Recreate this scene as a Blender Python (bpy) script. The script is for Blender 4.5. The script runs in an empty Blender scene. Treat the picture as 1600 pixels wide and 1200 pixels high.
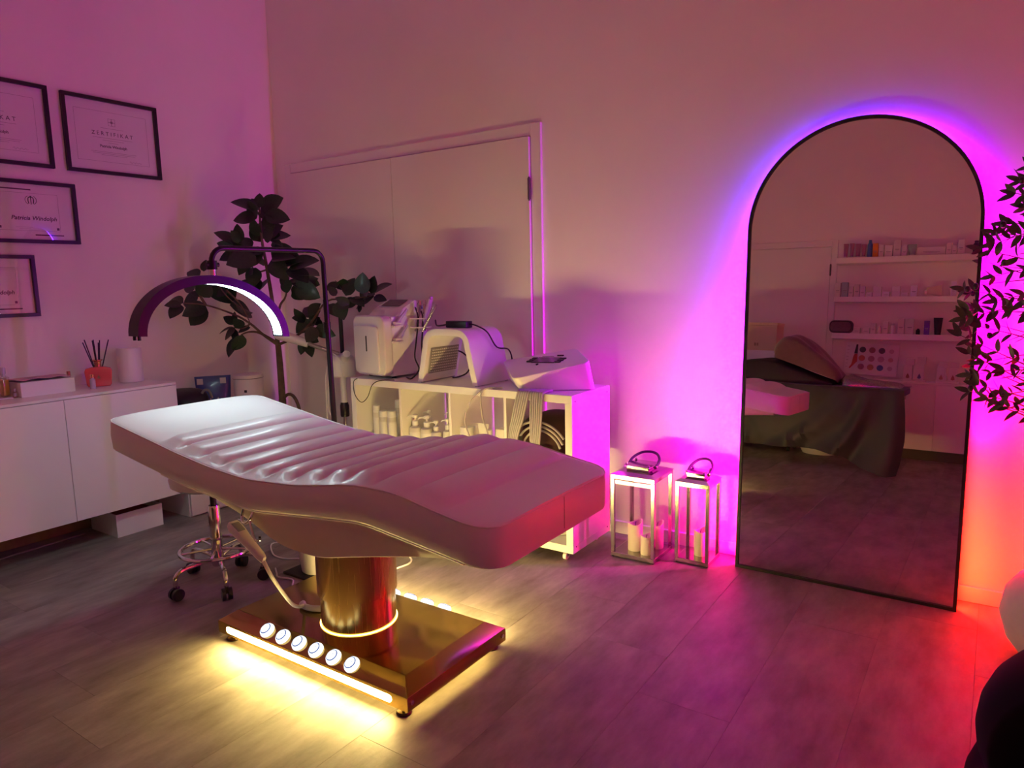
import bpy, bmesh, math, random
from mathutils import Vector, Matrix
R = math.radians
PI = math.pi
sc = bpy.context.scene
col = sc.collection
# ---------------------------------------------------------------- camera
cam_d = bpy.data.cameras.new('camera')
cam = bpy.data.objects.new('camera', cam_d)
col.objects.link(cam)
YAW, PITCH, ROLL = 0.6004, 0.1431, -0.022
fw = Vector((-math.sin(YAW)*math.cos(PITCH), math.cos(YAW)*math.cos(PITCH), -math.sin(PITCH)))
rt0 = Vector((math.cos(YAW), math.sin(YAW), 0)); up0 = rt0.cross(fw)
rt = rt0*math.cos(ROLL) + up0*math.sin(ROLL)
up = up0*math.cos(ROLL) - rt0*math.sin(ROLL)
m3 = Matrix((rt, up, -fw)).transposed()
cam.matrix_world = Matrix.Translation((0, -3.3347, 1.3464)) @ m3.to_4x4()
cam_d.sensor_width = 36.0
cam_d.lens = 1106.92/1600*36.0
cam_d.clip_start = 0.02
sc.camera = cam
# ---------------------------------------------------------------- world, exposure
w = bpy.data.worlds.new('world'); sc.world = w; w.use_nodes = True
w.node_tree.nodes['Background'].inputs[0].default_value = (0.02, 0.015, 0.02, 1)
w.node_tree.nodes['Background'].inputs[1].default_value = 0.2
sc.view_settings.view_transform = 'Standard'
sc.view_settings.look = 'None'
sc.view_settings.gamma = 1.0
sc.view_settings.use_curve_mapping = False
sc.view_settings.exposure = 0.40
try:
    sc.cycles.use_denoising = True
    sc.cycles.caustics_reflective = False
    sc.cycles.caustics_refractive = False
    sc.cycles.sample_clamp_indirect = 6.0
    sc.cycles.max_bounces = 10
    sc.cycles.diffuse_bounces = 7
    sc.cycles.glossy_bounces = 5
    sc.cycles.transparent_max_bounces = 16
except Exception:
    pass
# strengths of the lamps that stand in the room (emission of their own faces)
E_STRIP = 188.0      # the two light bars of the treatment bed
E_BUTTON = 1.3       # round lit buttons
E_UNDER = 22.0       # amber under-glow of the bed base
E_RING = 7.0
E_ARC = 22.5          # half-moon lamp
E_MIRROR = 325.0     # colour strip behind the mirror
C_STRIP = (1.0, 0.72, 0.22)
C_UNDER = (1.0, 0.66, 0.16)
C_ARC = (0.72, 0.98, 1.0)
# ---------------------------------------------------------------- materials
MATS = {}
def mat(name, c, rough=.5, metal=0., var=0., vscale=8., bump=0., bscale=60., coat=0., emit=None, estr=0., sheen=0., spec=None, c2=None):
    if name in MATS: return MATS[name]
    m = bpy.data.materials.new(name); m.use_nodes = True
    nt = m.node_tree; b = nt.nodes['Principled BSDF']
    b.inputs['Base Color'].default_value = (*c, 1); b.inputs['Roughness'].default_value = rough
    b.inputs['Metallic'].default_value = metal
    if spec is not None: b.inputs['Specular IOR Level'].default_value = spec
    if coat: b.inputs['Coat Weight'].default_value = coat; b.inputs['Coat Roughness'].default_value = .1
    if sheen: b.inputs['Sheen Weight'].default_value = sheen
    if emit: b.inputs['Emission Color'].default_value = (*emit, 1); b.inputs['Emission Strength'].default_value = estr
    if var or bump or c2:
        tc = nt.nodes.new('ShaderNodeTexCoord')
        if var or c2:
            n = nt.nodes.new('ShaderNodeTexNoise'); n.inputs['Scale'].default_value = vscale; n.inputs['Detail'].default_value = 4
            nt.links.new(tc.outputs['Object'], n.inputs['Vector'])
            r = nt.nodes.new('ShaderNodeValToRGB')
            a = c2 if c2 else tuple(x*(1-var) for x in c)
            r.color_ramp.elements[0].position = .3; r.color_ramp.elements[1].position = .7
            r.color_ramp.elements[0].color = (*a, 1); r.color_ramp.elements[1].color = (*c, 1)
            nt.links.new(n.outputs['Fac'], r.inputs['Fac']); nt.links.new(r.outputs['Color'], b.inputs['Base Color'])
        if bump:
            n2 = nt.nodes.new('ShaderNodeTexNoise'); n2.inputs['Scale'].default_value = bscale; n2.inputs['Detail'].default_value = 3
            nt.links.new(tc.outputs['Object'], n2.inputs['Vector'])
            bp = nt.nodes.new('ShaderNodeBump'); bp.inputs['Strength'].default_value = bump; bp.inputs['Distance'].default_value = .004
            nt.links.new(n2.outputs['Fac'], bp.inputs['Height']); nt.links.new(bp.outputs['Normal'], b.inputs['Normal'])
    MATS[name] = m
    return m
def emis(name, c, s):
    m = bpy.data.materials.new(name); m.use_nodes = True; nt = m.node_tree
    nt.nodes.remove(nt.nodes['Principled BSDF'])
    e = nt.nodes.new('ShaderNodeEmission'); e.inputs[0].default_value = (*c, 1); e.inputs[1].default_value = s
    nt.links.new(e.outputs[0], nt.nodes['Material Output'].inputs['Surface'])
    MATS[name] = m
    return m
def glass(name, tint=(1, 1, 1), ior=1.45, gl=1.0):
    m = bpy.data.materials.new(name); m.use_nodes = True; nt = m.node_tree
    nt.nodes.remove(nt.nodes['Principled BSDF'])
    t = nt.nodes.new('ShaderNodeBsdfTransparent'); t.inputs[0].default_value = (*tint, 1)
    g = nt.nodes.new('ShaderNodeBsdfGlossy'); g.inputs['Roughness'].default_value = 0.01
    f = nt.nodes.new('ShaderNodeFresnel'); f.inputs[0].default_value = ior
    ge = nt.nodes.new('ShaderNodeNewGeometry'); mi = nt.nodes.new('ShaderNodeMapRange')   # same reflection from either side of a thin pane
    mi.inputs[3].default_value = ior; mi.inputs[4].default_value = 1/ior
    nt.links.new(ge.outputs['Backfacing'], mi.inputs[0]); nt.links.new(mi.outputs[0], f.inputs[0])
    mx = nt.nodes.new('ShaderNodeMixShader')
    nt.links.new(f.outputs[0], mx.inputs[0]); nt.links.new(t.outputs[0], mx.inputs[1]); nt.links.new(g.outputs[0], mx.inputs[2])
    nt.links.new(mx.outputs[0], nt.nodes['Material Output'].inputs['Surface'])
    MATS[name] = m
    return m

WALL = mat('wall_paint', (.93, .89, .83), .75, var=.03, vscale=3, bump=.08, bscale=180)
CEIL = mat('ceiling_paint', (.90, .88, .86), .85, var=.02)
DOORM = mat('door_lacquer', (.87, .84, .80), .38, var=.02, vscale=2)
TRIM = mat('trim_lacquer', (.88, .85, .82), .45, var=.02)
OAK = mat('oak', (.46, .30, .15), .5, c2=(.33, .20, .09), vscale=14)
WHITE = mat('white_melamine', (.90, .88, .83), .35, var=.02, vscale=3)
WPLA = mat('white_plastic', (.84, .82, .80), .3, var=.02)
GREYP = mat('grey_plastic', (.36, .36, .38), .4, var=.05)
BLACK = mat('black_plastic', (.012, .011, .013), .35, var=.1)
BLKM = mat('black_metal', (.015, .013, .018), .32, metal=.3, var=.05)
FRAMEM = mat('frame_black', (.012, .010, .012), .4, var=.1)
CHROME = mat('chrome', (.72, .70, .68), .10, metal=1., var=.02)
GOLD = mat('gold_polished', (.46, .30, .085), .13, metal=1., var=.05, vscale=3)
LEATHER = mat('white_leather', (.76, .72, .70), .36, var=.03, vscale=5, bump=.10, bscale=260, coat=.15)
SHELLM = mat('bed_shell', (.72, .64, .52), .4, var=.03)
PAPER = mat('paper', (.90, .88, .88), .7, var=.03)
MATTE = mat('passepartout', (.84, .82, .81), .8, var=.02)
INK = mat('ink', (.02, .015, .02), .6, var=.1)
INKG = mat('ink_grey', (.30, .26, .28), .6, var=.1)
INKP = mat('ink_dark_purple', (.09, .03, .08), .6, var=.1)
GLASS = glass('pane_glass', ior=1.75)
LGLASS = glass('lantern_glass', tint=(.98, .98, .98), ior=1.35)

def brushed_gold():
    m = bpy.data.materials.new('brushed_gold'); m.use_nodes = True; nt = m.node_tree; b = nt.nodes['Principled BSDF']
    b.inputs['Base Color'].default_value = (.70, .48, .15, 1); b.inputs['Metallic'].default_value = 1
    tc = nt.nodes.new('ShaderNodeTexCoord'); mp = nt.nodes.new('ShaderNodeMapping')
    mp.inputs['Scale'].default_value = (40, 40, .6)
    n = nt.nodes.new('ShaderNodeTexNoise'); n.inputs['Scale'].default_value = 6; n.inputs['Detail'].default_value = 5
    nt.links.new(tc.outputs['Object'], mp.inputs[0]); nt.links.new(mp.outputs[0], n.inputs['Vector'])
    mr = nt.nodes.new('ShaderNodeMapRange'); mr.inputs[3].default_value = .16; mr.inputs[4].default_value = .34
    nt.links.new(n.outputs['Fac'], mr.inputs[0]); nt.links.new(mr.outputs[0], b.inputs['Roughness'])
    bp = nt.nodes.new('ShaderNodeBump'); bp.inputs['Strength'].default_value = .06; bp.inputs['Distance'].default_value = .002
    nt.links.new(n.outputs['Fac'], bp.inputs['Height']); nt.links.new(bp.outputs['Normal'], b.inputs['Normal'])
    return m
BGOLD = brushed_gold()
def floor_mat():
    m = bpy.data.materials.new('stone_look_plank'); m.use_nodes = True; nt = m.node_tree; b = nt.nodes['Principled BSDF']
    tc = nt.nodes.new('ShaderNodeTexCoord'); oi = nt.nodes.new('ShaderNodeObjectInfo')
    ad = nt.nodes.new('ShaderNodeVectorMath'); ad.operation = 'ADD'
    sc_ = nt.nodes.new('ShaderNodeVectorMath'); sc_.operation = 'SCALE'; sc_.inputs['Scale'].default_value = 17.0
    cmb = nt.nodes.new('ShaderNodeCombineXYZ')
    nt.links.new(oi.outputs['Random'], cmb.inputs[0]); nt.links.new(oi.outputs['Random'], cmb.inputs[1])
    nt.links.new(cmb.outputs[0], sc_.inputs[0])
    nt.links.new(tc.outputs['Object'], ad.inputs[0]); nt.links.new(sc_.outputs[0], ad.inputs[1])
    mp = nt.nodes.new('ShaderNodeMapping'); mp.inputs['Scale'].default_value = (6.5, 2.2, 3)
    nt.links.new(ad.outputs[0], mp.inputs[0])
    n = nt.nodes.new('ShaderNodeTexNoise'); n.inputs['Scale'].default_value = 1.6; n.inputs['Detail'].default_value = 9; n.inputs['Roughness'].default_value = .62
    nt.links.new(mp.outputs[0], n.inputs['Vector'])
    r = nt.nodes.new('ShaderNodeValToRGB'); cr = r.color_ramp
    cr.elements[0].position = .28; cr.elements[0].color = (.145, .120, .105, 1)
    cr.elements[1].position = .72; cr.elements[1].color = (.36, .315, .28, 1)
    e = cr.elements.new(.5); e.color = (.25, .22, .195, 1)
    nt.links.new(n.outputs['Fac'], r.inputs[0])
    hv = nt.nodes.new('ShaderNodeHueSaturation')
    mr = nt.nodes.new('ShaderNodeMapRange'); mr.inputs[3].default_value = .90; mr.inputs[4].default_value = 1.10
    nt.links.new(oi.outputs['Random'], mr.inputs[0]); nt.links.new(mr.outputs[0], hv.inputs['Value'])
    nt.links.new(r.outputs[0], hv.inputs['Color']); nt.links.new(hv.outputs[0], b.inputs['Base Color'])
    b.inputs['Roughness'].default_value = .48
    n2 = nt.nodes.new('ShaderNodeTexNoise'); n2.inputs['Scale'].default_value = 90; n2.inputs['Detail'].default_value = 4
    nt.links.new(tc.outputs['Object'], n2.inputs['Vector'])
    bp = nt.nodes.new('ShaderNodeBump'); bp.inputs['Strength'].default_value = .12; bp.inputs['Distance'].default_value = .003
    nt.links.new(n2.outputs['Fac'], bp.inputs['Height']); nt.links.new(bp.outputs[0], b.inputs['Normal'])
    return m
FLOORM = floor_mat()
def mirror_mat():
    m = bpy.data.materials.new('mirror_silver'); m.use_nodes = True; b = m.node_tree.nodes['Principled BSDF']
    b.inputs['Base Color'].default_value = (.72, .70, .70, 1); b.inputs['Metallic'].default_value = 1; b.inputs['Roughness'].default_value = 0.0
    return m
MIRRORM = mirror_mat()
# ---------------------------------------------------------------- mesh helpers
def B(): return bmesh.new()
def merge(dst, src, M=None):
    if M is not None: bmesh.ops.transform(src, matrix=M, verts=src.verts)
    me = bpy.data.meshes.new('tmp'); src.to_mesh(me); src.free()
    dst.from_mesh(me); bpy.data.meshes.remove(me)
    return dst
def box(bm, x0, x1, y0, y1, z0, z1, bev=0., seg=2, M=None):
    t = bmesh.new(); bmesh.ops.create_cube(t, size=1)
    for v in t.verts:
        v.co = Vector(((x0+x1)/2 + v.co.x*(x1-x0), (y0+y1)/2 + v.co.y*(y1-y0), (z0+z1)/2 + v.co.z*(z1-z0)))
    if bev: bmesh.ops.bevel(t, geom=t.edges[:], offset=bev, segments=seg, profile=.5, affect='EDGES')
    return merge(bm, t, M)
def lathe(bm, prof, n=32, c=(0, 0, 0), M=None):
    """prof: list of (r, z) from bottom to top"""
    t = bmesh.new(); rows = []
    for r, z in prof:
        if r < 1e-6: rows.append([t.verts.new((0, 0, z))])
        else: rows.append([t.verts.new((r*math.cos(2*PI*i/n), r*math.sin(2*PI*i/n), z)) for i in range(n)])
    for a, b in zip(rows, rows[1:]):
        for i in range(n):
            j = (i+1) % n
            if len(a) == 1 and len(b) == 1: continue
            if len(a) == 1: t.faces.new((a[0], b[j], b[i]))
            elif len(b) == 1: t.faces.new((a[i], a[j], b[0]))
            else: t.faces.new((a[i], a[j], b[j], b[i]))
    if len(rows[0]) > 1: t.faces.new(rows[0][::-1])
    if len(rows[-1]) > 1: t.faces.new(rows[-1])
    bmesh.ops.recalc_face_normals(t, faces=t.faces)
    T = Matrix.Translation(c)
    return merge(bm, t, T if M is None else M @ T)
def cyl(bm, p0, p1, r, n=20, r1=None, cap=True):
    p0 = Vector(p0); p1 = Vector(p1); d = p1-p0; L = d.length
    q = Vector((0, 0, 1)).rotation_difference(d.normalized()).to_matrix().to_4x4()
    t = bmesh.new(); bmesh.ops.create_cone(t, cap_ends=cap, segments=n, radius1=r, radius2=r if r1 is None else r1, depth=L)
    return merge(bm, t, Matrix.Translation((p0+p1)/2) @ q)
def smooth_path(pts, sub=6):
    P = [Vector(p) for p in pts]
    if len(P) < 3: return P
    out = []
    for i in range(len(P)-1):
        a = P[max(i-1, 0)]; b = P[i]; c = P[i+1]; d = P[min(i+2, len(P)-1)]
        for k in range(sub):
            s = k/sub
            out.append(.5*((2*b) + (c-a)*s + (2*a-5*b+4*c-d)*s*s + (3*b-a-3*c+d)*s**3))
    out.append(P[-1])
    return out
def tube(bm, pts, r, n=8, sub=6, closed=False, flat=None):
    P = smooth_path(pts, sub) if sub else [Vector(p) for p in pts]
    t = bmesh.new(); rows = []; N = len(P)
    prev = None
    for i, p in enumerate(P):
        if closed: d = P[(i+1) % N]-P[i-1]
        else: d = P[min(i+1, N-1)]-P[max(i-1, 0)]
        d.normalize()
        if prev is None:
            u = d.orthogonal().normalized()
            if abs(d.z) < .9: u = d.cross(Vector((0, 0, 1))).normalized()
        else:
            u = (prev - d*prev.dot(d)).normalized()
        prev = u; v = d.cross(u)
        rr = r(i/(N-1)) if callable(r) else r
        fl = flat or 1.
        rows.append([t.verts.new(p+u*math.cos(2*PI*k/n)*rr+v*math.sin(2*PI*k/n)*rr*fl) for k in range(n)])
    pairs = list(zip(rows, rows[1:]))
    if closed: pairs.append((rows[-1], rows[0]))
    for a, b in pairs:
        for k in range(n):
            j = (k+1) % n
            t.faces.new((a[k], a[j], b[j], b[k]))
    if not closed:
        t.faces.new(rows[0][::-1]); t.faces.new(rows[-1])
    bmesh.ops.recalc_face_normals(t, faces=t.faces)
    return merge(bm, t)
def prism(bm, poly, d0, d1, axes='xy', bev=0., seg=2, M=None):
    """poly in the plane of the two named axes, extruded d0..d1 along the third"""
    def P(a, b, c):
        if axes == 'xy': return (a, b, c)
        if axes == 'xz': return (a, c, b)
        return (c, a, b)
    t = bmesh.new()
    A = [t.verts.new(P(a, b, d0)) for a, b in poly]; C = [t.verts.new(P(a, b, d1)) for a, b in poly]
    n = len(poly)
    fa = t.faces.new(A[::-1]); fb = t.faces.new(C)
    for i in range(n):
        t.faces.new((A[i], A[(i+1) % n], C[(i+1) % n], C[i]))
    bmesh.ops.recalc_face_normals(t, faces=t.faces)
    if bev:
        ed = [e for e in t.edges if any(len(f.verts) > 4 or f in (fa, fb) for f in e.link_faces)]
        bmesh.ops.bevel(t, geom=ed, offset=bev, segments=seg, profile=.5, affect='EDGES')
    return merge(bm, t, M)
def rrect(x0, x1, y0, y1, r, n=5):
    out = []
    for cx, cy, a in ((x1-r, y1-r, 0), (x0+r, y1-r, 90), (x0+r, y0+r, 180), (x1-r, y0+r, 270)):
        for k in range(n+1):
            t = R(a+90*k/n); out.append((cx+r*math.cos(t), cy+r*math.sin(t)))
    return out
def fin(name, bm, m, parent=None, smooth=True, ang=35, loc=None):
    bmesh.ops.remove_doubles(bm, verts=bm.verts, dist=1e-6)
    me = bpy.data.meshes.new(name); bm.to_mesh(me); bm.free()
    if smooth:
        for p in me.polygons: p.use_smooth = True
        try: me.set_sharp_from_angle(angle=R(ang))
        except Exception: pass
    me.materials.append(m)
    o = bpy.data.objects.new(name, me); col.objects.link(o)
    if parent is not None: o.parent = parent
    return o
def origin(o, p):
    """move the object's origin to p while its mesh stays where it is"""
    p = Vector(p); o.data.transform(Matrix.Translation(-p)); o.location = p
    return o
def tag(o, label, cat, group=None):
    o['label'] = label; o['category'] = cat
    if group: o['group'] = group
    return o
def struct(o, label=None):
    o['kind'] = 'structure'
    if label: o['label'] = label
    return o
def empty(name, loc, label, cat, rz=0., group=None):
    o = bpy.data.objects.new(name, None); col.objects.link(o); o.location = loc; o.rotation_euler = (0, 0, rz)
    o.empty_display_size = .1
    return tag(o, label, cat, group)
def local(o, parent):
    """parts are built in world coordinates: keep them there under an Empty placed elsewhere"""
    M = Matrix.Translation(parent.location) @ parent.rotation_euler.to_matrix().to_4x4()
    o.data.transform(M.inverted())
    return o
def part(name, bm, m, parent, smooth=True, ang=35, label=None):
    o = fin(name, bm, m, parent, smooth, ang)
    local(o, parent) if parent.type == 'EMPTY' else sub_local(o, parent)
    if label: o['label'] = label
    return o
def sub_local(o, parent):
    M = Matrix.Identity(4); p = parent; chain = []
    while p is not None: chain.append(p); p = p.parent
    for q in reversed(chain): M = M @ (Matrix.Translation(q.location) @ q.rotation_euler.to_matrix().to_4x4())
    o.data.transform(M.inverted())
def copy_tree(o, parent=None):
    c = o.copy(); col.objects.link(c); c.parent = parent
    for ch in o.children: copy_tree(ch, c)
    return c
_texts = []
def text(body, size, M, m, parent, name='lettering', align='CENTER', bold=0., shear=0.):
    cu = bpy.data.curves.new('txt', 'FONT'); cu.body = body; cu.size = size; cu.align_x = align; cu.align_y = 'CENTER'
    cu.offset = bold; cu.shear = shear; cu.resolution_u = 2
    to = bpy.data.objects.new('txt', cu); col.objects.link(to)
    dg = bpy.context.evaluated_depsgraph_get(); dg.update()
    me = bpy.data.meshes.new_from_object(to.evaluated_get(dg))
    bpy.data.objects.remove(to); bpy.data.curves.remove(cu)
    me.transform(M); me.materials.clear(); me.materials.append(m); me.name = name
    o = bpy.data.objects.new(name, me); col.objects.link(o); o.parent = parent
    sub_local(o, parent)
    return o
# ================================================================ the room
XL, XR, YB, YF, ZC = -4.2554, 1.75, 0.0, -4.85, 3.6
b = B(); box(b, XL-.15, XR+.15, YF-.15, YB+.15, -.20, -.004)
floor = struct(fin('floor', b, mat('floor_joint', (.13, .11, .10), .8, var=.1), smooth=False), 'grey stone-look plank floor')
PW, PL = .305, 1.22
rng = random.Random(5)
b = B(); box(b, .0002, PW-.0002, .0002, PL-.0002, -.004, 0, .0006, 1)
plank0 = None
xi = 0; x = XL
while x < XR-.01:
    y = YF - rng.random()*PL
    wcut = min(PW, XR-x)
    while y < YB-.01:
        ya = max(y, YF); yb = min(y+PL, YB)
        if yb-ya > .02:
            if wcut > PW-.001 and yb-ya > PL-.001:
                if plank0 is None:
                    plank0 = fin('plank', b, FLOORM, floor, smooth=False); o = plank0
                else:
                    o = plank0.copy(); col.objects.link(o)
                o.location = (x, y, 0)
            else:
                b2 = B(); box(b2, .0002, wcut-.0002, .0002, yb-ya-.0002, -.004, 0, .0006, 1)
                o = fin('plank', b2, FLOORM, floor, smooth=False); o.location = (x, ya, 0)
        y += PL
    x += PW
b = B(); box(b, XL-.15, XR+.15, YF-.15, YB+.15, ZC, ZC+.1); struct(fin('ceiling', b, CEIL, smooth=False), 'white ceiling')
b = B(); box(b, XL-.15, XL, YF-.15, YB+.15, -.004, ZC); struct(fin('wall_left', b, WALL, smooth=False), 'painted side wall with framed certificates')
b = B(); box(b, XR, XR+.15, YF-.15, YB+.15, -.004, ZC); struct(fin('wall_right', b, WALL, smooth=False), 'painted wall to the right')
b = B(); box(b, XL, XR, YF-.15, YF, -.004, ZC); struct(fin('wall_front', b, WALL, smooth=False), 'painted wall seen in the mirror')
# back wall, with an opening for the double door
DX0, DX1, DZ = -4.085, -2.118, 2.119
b = B(); box(b, XL, DX0, 0, .15, -.004, ZC); box(b, DX1, XR, 0, .15, -.004, ZC); box(b, DX0, DX1, 0, .15, DZ, ZC)
wall_back = struct(fin('wall_back', b, WALL, smooth=False), 'painted back wall behind the mirror')
b = B(); box(b, DX1+.07, XR, -.012, 0, 0, .068, .003, 1); struct(fin('baseboard_back', b, TRIM, smooth=False), 'low white baseboard of the back wall')
b = B(); box(b, XL, XL+.014, YF, YB, 0, .085, .003, 1); struct(fin('baseboard_left', b, OAK, smooth=False), 'oak baseboard under the hanging cabinet')
b = B(); box(b, -.9, XR, YF, YF+.012, 0, .068, .003, 1); struct(fin('baseboard_front', b, TRIM, smooth=False), 'low white baseboard of the shelf wall')
# double door
def door(name, x0, x1, zt, ywall, sgn, seam, label, hinge_x):
    """sgn: +1 the room lies towards -Y (back wall), -1 towards +Y (front wall)"""
    f = .062
    b = B()
    yo0, yo1 = (ywall-.016, ywall+.10) if sgn > 0 else (ywall-.0, ywall+.016)
    for a in ((x0-f, x0, 0, zt+f), (x1, x1+f, 0, zt+f), (x0, x1, zt, zt+f)):
        box(b, a[0], a[1], min(yo0, yo1), max(yo0, yo1), a[2], a[3], .002, 1)
    d = struct(fin(name, b, TRIM, smooth=False), label)
    xs = [x0+.004] + ([seam-.002, seam+.002] if seam else []) + [x1-.004]
    for i in range(0, len(xs), 2):
        b = B()
        if sgn > 0: box(b, xs[i], xs[i+1], ywall-.030, ywall+.020, .006, zt-.005, .002, 1)
        else: box(b, xs[i], xs[i+1], ywall, ywall+.008, .006, zt-.005, .002, 1)
        fin('door_leaf', b, DOORM, d, smooth=False)
    yy = ywall - .036 if sgn > 0 else ywall + .016
    for hz in (1.84, .3):
        b = B(); cyl(b, (hinge_x, yy, hz-.055), (hinge_x, yy, hz+.055), .009, 10)
        cyl(b, (hinge_x, yy, hz-.062), (hinge_x, yy, hz+.062), .006, 10)
        fin('hinge', b, mat('hinge_steel', (.16, .14, .14), .35, metal=.6, var=.05), d)
    return d
door('door_1', DX0, DX1, DZ, 0.0, 1, -3.130, 'flush white double door behind the potted tree', DX1-.001)
b = B(); box(b, DX0-.1, DX1+.1, .1, .15, -.004, DZ+.05)
struct(fin('wall_back_panel', b, WALL, smooth=False), 'back of the door opening')
door('door_2', -2.36, -1.46, 2.085, YF, -1, None, 'flush white door seen in the mirror', -1.46)

# ================================================================ arched mirror with colour strip
MW, MZ1, MR_ = .883, 1.985, .4415
MCX = -.500
mroot = empty('arched_mirror', (MCX, -.128, 0), 'tall arched floor mirror in thin black frame leaning on the back wall', 'mirror')
lean = math.atan2(.092, MZ1)
mroot.rotation_euler = (-lean, 0, 0)
def arch(w, h, n=48, z0=0.):
    """closed outline in x,z: bottom left, up, over, down right"""
    r = w/2
    pts = [(-r, z0), (-r, z0+.4), (-r, z0+.8), (-r, z0+1.2)] + [(-r*math.cos(PI*k/n), h-r+r*math.sin(PI*k/n)) for k in range(n+1)] + [(r, z0+1.2), (r, z0+.8), (r, z0+.4), (r, z0)]
    return pts
def ring_prism(bm, outer, inner, y0, y1):
    t = bmesh.new(); n = len(outer)
    V = [[t.verts.new((p[0], y, p[1])) for p in L] for L in (outer, inner) for y in (y0, y1)]
    o0, o1, i0, i1 = V
    for k in range(n):
        j = (k+1) % n
        t.faces.new((o0[k], o0[j], i0[j], i0[k])); t.faces.new((o1[k], i1[k], i1[j], o1[j]))
        t.faces.new((o0[k], o1[k], o1[j], o0[j])); t.faces.new((i0[k], i0[j], i1[j], i1[k]))
    bmesh.ops.recalc_face_normals(t, faces=t.faces)
    merge(bm, t)
FWD = .013
out = arch(MW, MZ1); inn = arch(MW-2*FWD, MZ1-FWD, z0=FWD)
b = B(); ring_prism(b, out, inn, -.012, .018); fr = fin('frame', b, FRAMEM, mroot, ang=30)
b = B(); prism(b, inn, -.004, .002, 'xz'); gl = fin('mirror_glass', b, MIRRORM, mroot, smooth=False)
b = B(); prism(b, arch(MW-.014, MZ1-.007, z0=.007), .004, .016, 'xz'); fin('backing', b, mat('hardboard', (.10, .08, .07), .7, var=.1), mroot, smooth=False)
# LED strip: an outward facing ribbon behind the board, colours run along it
def strip_col(side, z):
    # side -1 left / +1 right, z height
    L = [(0.0, (1.9, .0, .16)), (.30, (2.0, 0, .50)), (.55, (2.1, 0, 1.4)), (.80, (1.5, 0, 1.8)), (1.1, (.45, 0, 1.2)), (1.35, (.20, .0, .8)), (1.7, (.04, .004, .40)), (2.0, (.03, .004, .28))]
    Rr = [(0.0, (5.2, .06, .01)), (.35, (5.2, .03, .01)), (.65, (4.6, .006, .03)), (.90, (3.2, 0, .5)), (1.15, (1.8, 0, 1.0)), (1.45, (.7, 0, .75)), (1.75, (.16, 0, .42)), (2.0, (.03, .004, .28))]
    T = L if side < 0 else Rr
    for (z0, c0), (z1, c1) in zip(T, T[1:]):
        if z <= z1:
            t = max(0, (z-z0)/(z1-z0)); return tuple(a+(bb-a)*t for a, bb in zip(c0, c1))
    return T[-1][1]
def strip_mat():
    m = bpy.data.materials.new('led_strip'); m.use_nodes = True; nt = m.node_tree
    nt.nodes.remove(nt.nodes['Principled BSDF'])
    a = nt.nodes.new('ShaderNodeVertexColor'); a.layer_name = 'led'
    e = nt.nodes.new('ShaderNodeEmission'); e.inputs[1].default_value = E_MIRROR
    nt.links.new(a.outputs[0], e.inputs[0]); nt.links.new(e.outputs[0], nt.nodes['Material Output'].inputs['Surface'])
    return m
ins = .010
path = []
so = arch(MW-2*ins, MZ1-ins, n=40, z0=.03)
dense = []
for a, c in zip(so, so[1:]):
    L = math.hypot(c[0]-a[0], c[1]-a[1]); k = max(1, int(L/.05))
    for i in range(k): dense.append((a[0]+(c[0]-a[0])*i/k, a[1]+(c[1]-a[1])*i/k))
dense.append(so[-1])
me = bpy.data.meshes.new('led_strip'); vs = []; fs = []; cs = []
for i, (px, pz) in enumerate(dense):
    vs += [(px, .025, pz), (px, .033, pz)]; c = strip_col(-1 if px < 0 else 1, pz); cs += [c, c]
for i in range(len(dense)-1):
    fs.append((2*i, 2*i+2, 2*i+3, 2*i+1))
me.from_pydata(vs, [], fs)
ca = me.color_attributes.new('led', 'FLOAT_COLOR', 'POINT')
for i, c in enumerate(cs): ca.data[i].color = (*c, 1)
me.materials.append(strip_mat())
shield_o = arch(MW-2*ins-.003, MZ1-ins-.0015, n=40, z0=.03); shield_i = arch(MW-2*ins-.024, MZ1-ins-.012, n=40, z0=.03)
b = B(); ring_prism(b, shield_o, shield_i, .0162, .034); fin('strip_light_shield', b, mat('shield_black', (.03, .03, .03), .6, var=.1), mroot, ang=30)  # added unseen ring, stops the strip's light crossing behind the board
led = bpy.data.objects.new('led_strip', me); col.objects.link(led); led.parent = mroot
led['label'] = 'colour-changing light strip'

# ================================================================ treatment bed
bed = empty('treatment_bed', (-1.905, -1.60, 0), 'white leather treatment bed on gold pedestal with lit base', 'treatment bed')
BX0, BX1, BY0, BY1 = -2.415, -1.432, -1.855, -1.322
ch = .054
# base shell: vertical skirt, sloping rim, flat top, open underneath
t = B(); z0, z1, z2 = .030, .077, .112
def rect(x0, x1, y0, y1, z): return [t.verts.new(p) for p in ((x0, y0, z), (x1, y0, z), (x1, y1, z), (x0, y1, z))]
r0 = rect(BX0, BX1, BY0, BY1, z0); r1 = rect(BX0, BX1, BY0, BY1, z1); r2 = rect(BX0+ch, BX1-ch, BY0+ch, BY1-ch, z2)
i0 = rect(BX0+.006, BX1-.006, BY0+.006, BY1-.006, z0); i1 = rect(BX0+.006, BX1-.006, BY0+.006, BY1-.006, z1-.004)
for a, c in ((r0, r1), (r1, r2), (i0, i1), (r0, i0)):
    for k in range(4): t.faces.new((a[k], a[(k+1) % 4], c[(k+1) % 4], c[k]))
t.faces.new(r2); t.faces.new(i1)
bmesh.ops.recalc_face_normals(t, faces=t.faces)
ed = [e for e in t.edges if all(v in r1 or v in r2 for v in e.verts)]
bmesh.ops.bevel(t, geom=ed, offset=.0025, segments=2, profile=.5, affect='EDGES')
base = part('base', t, GOLD, bed, ang=20)
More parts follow.
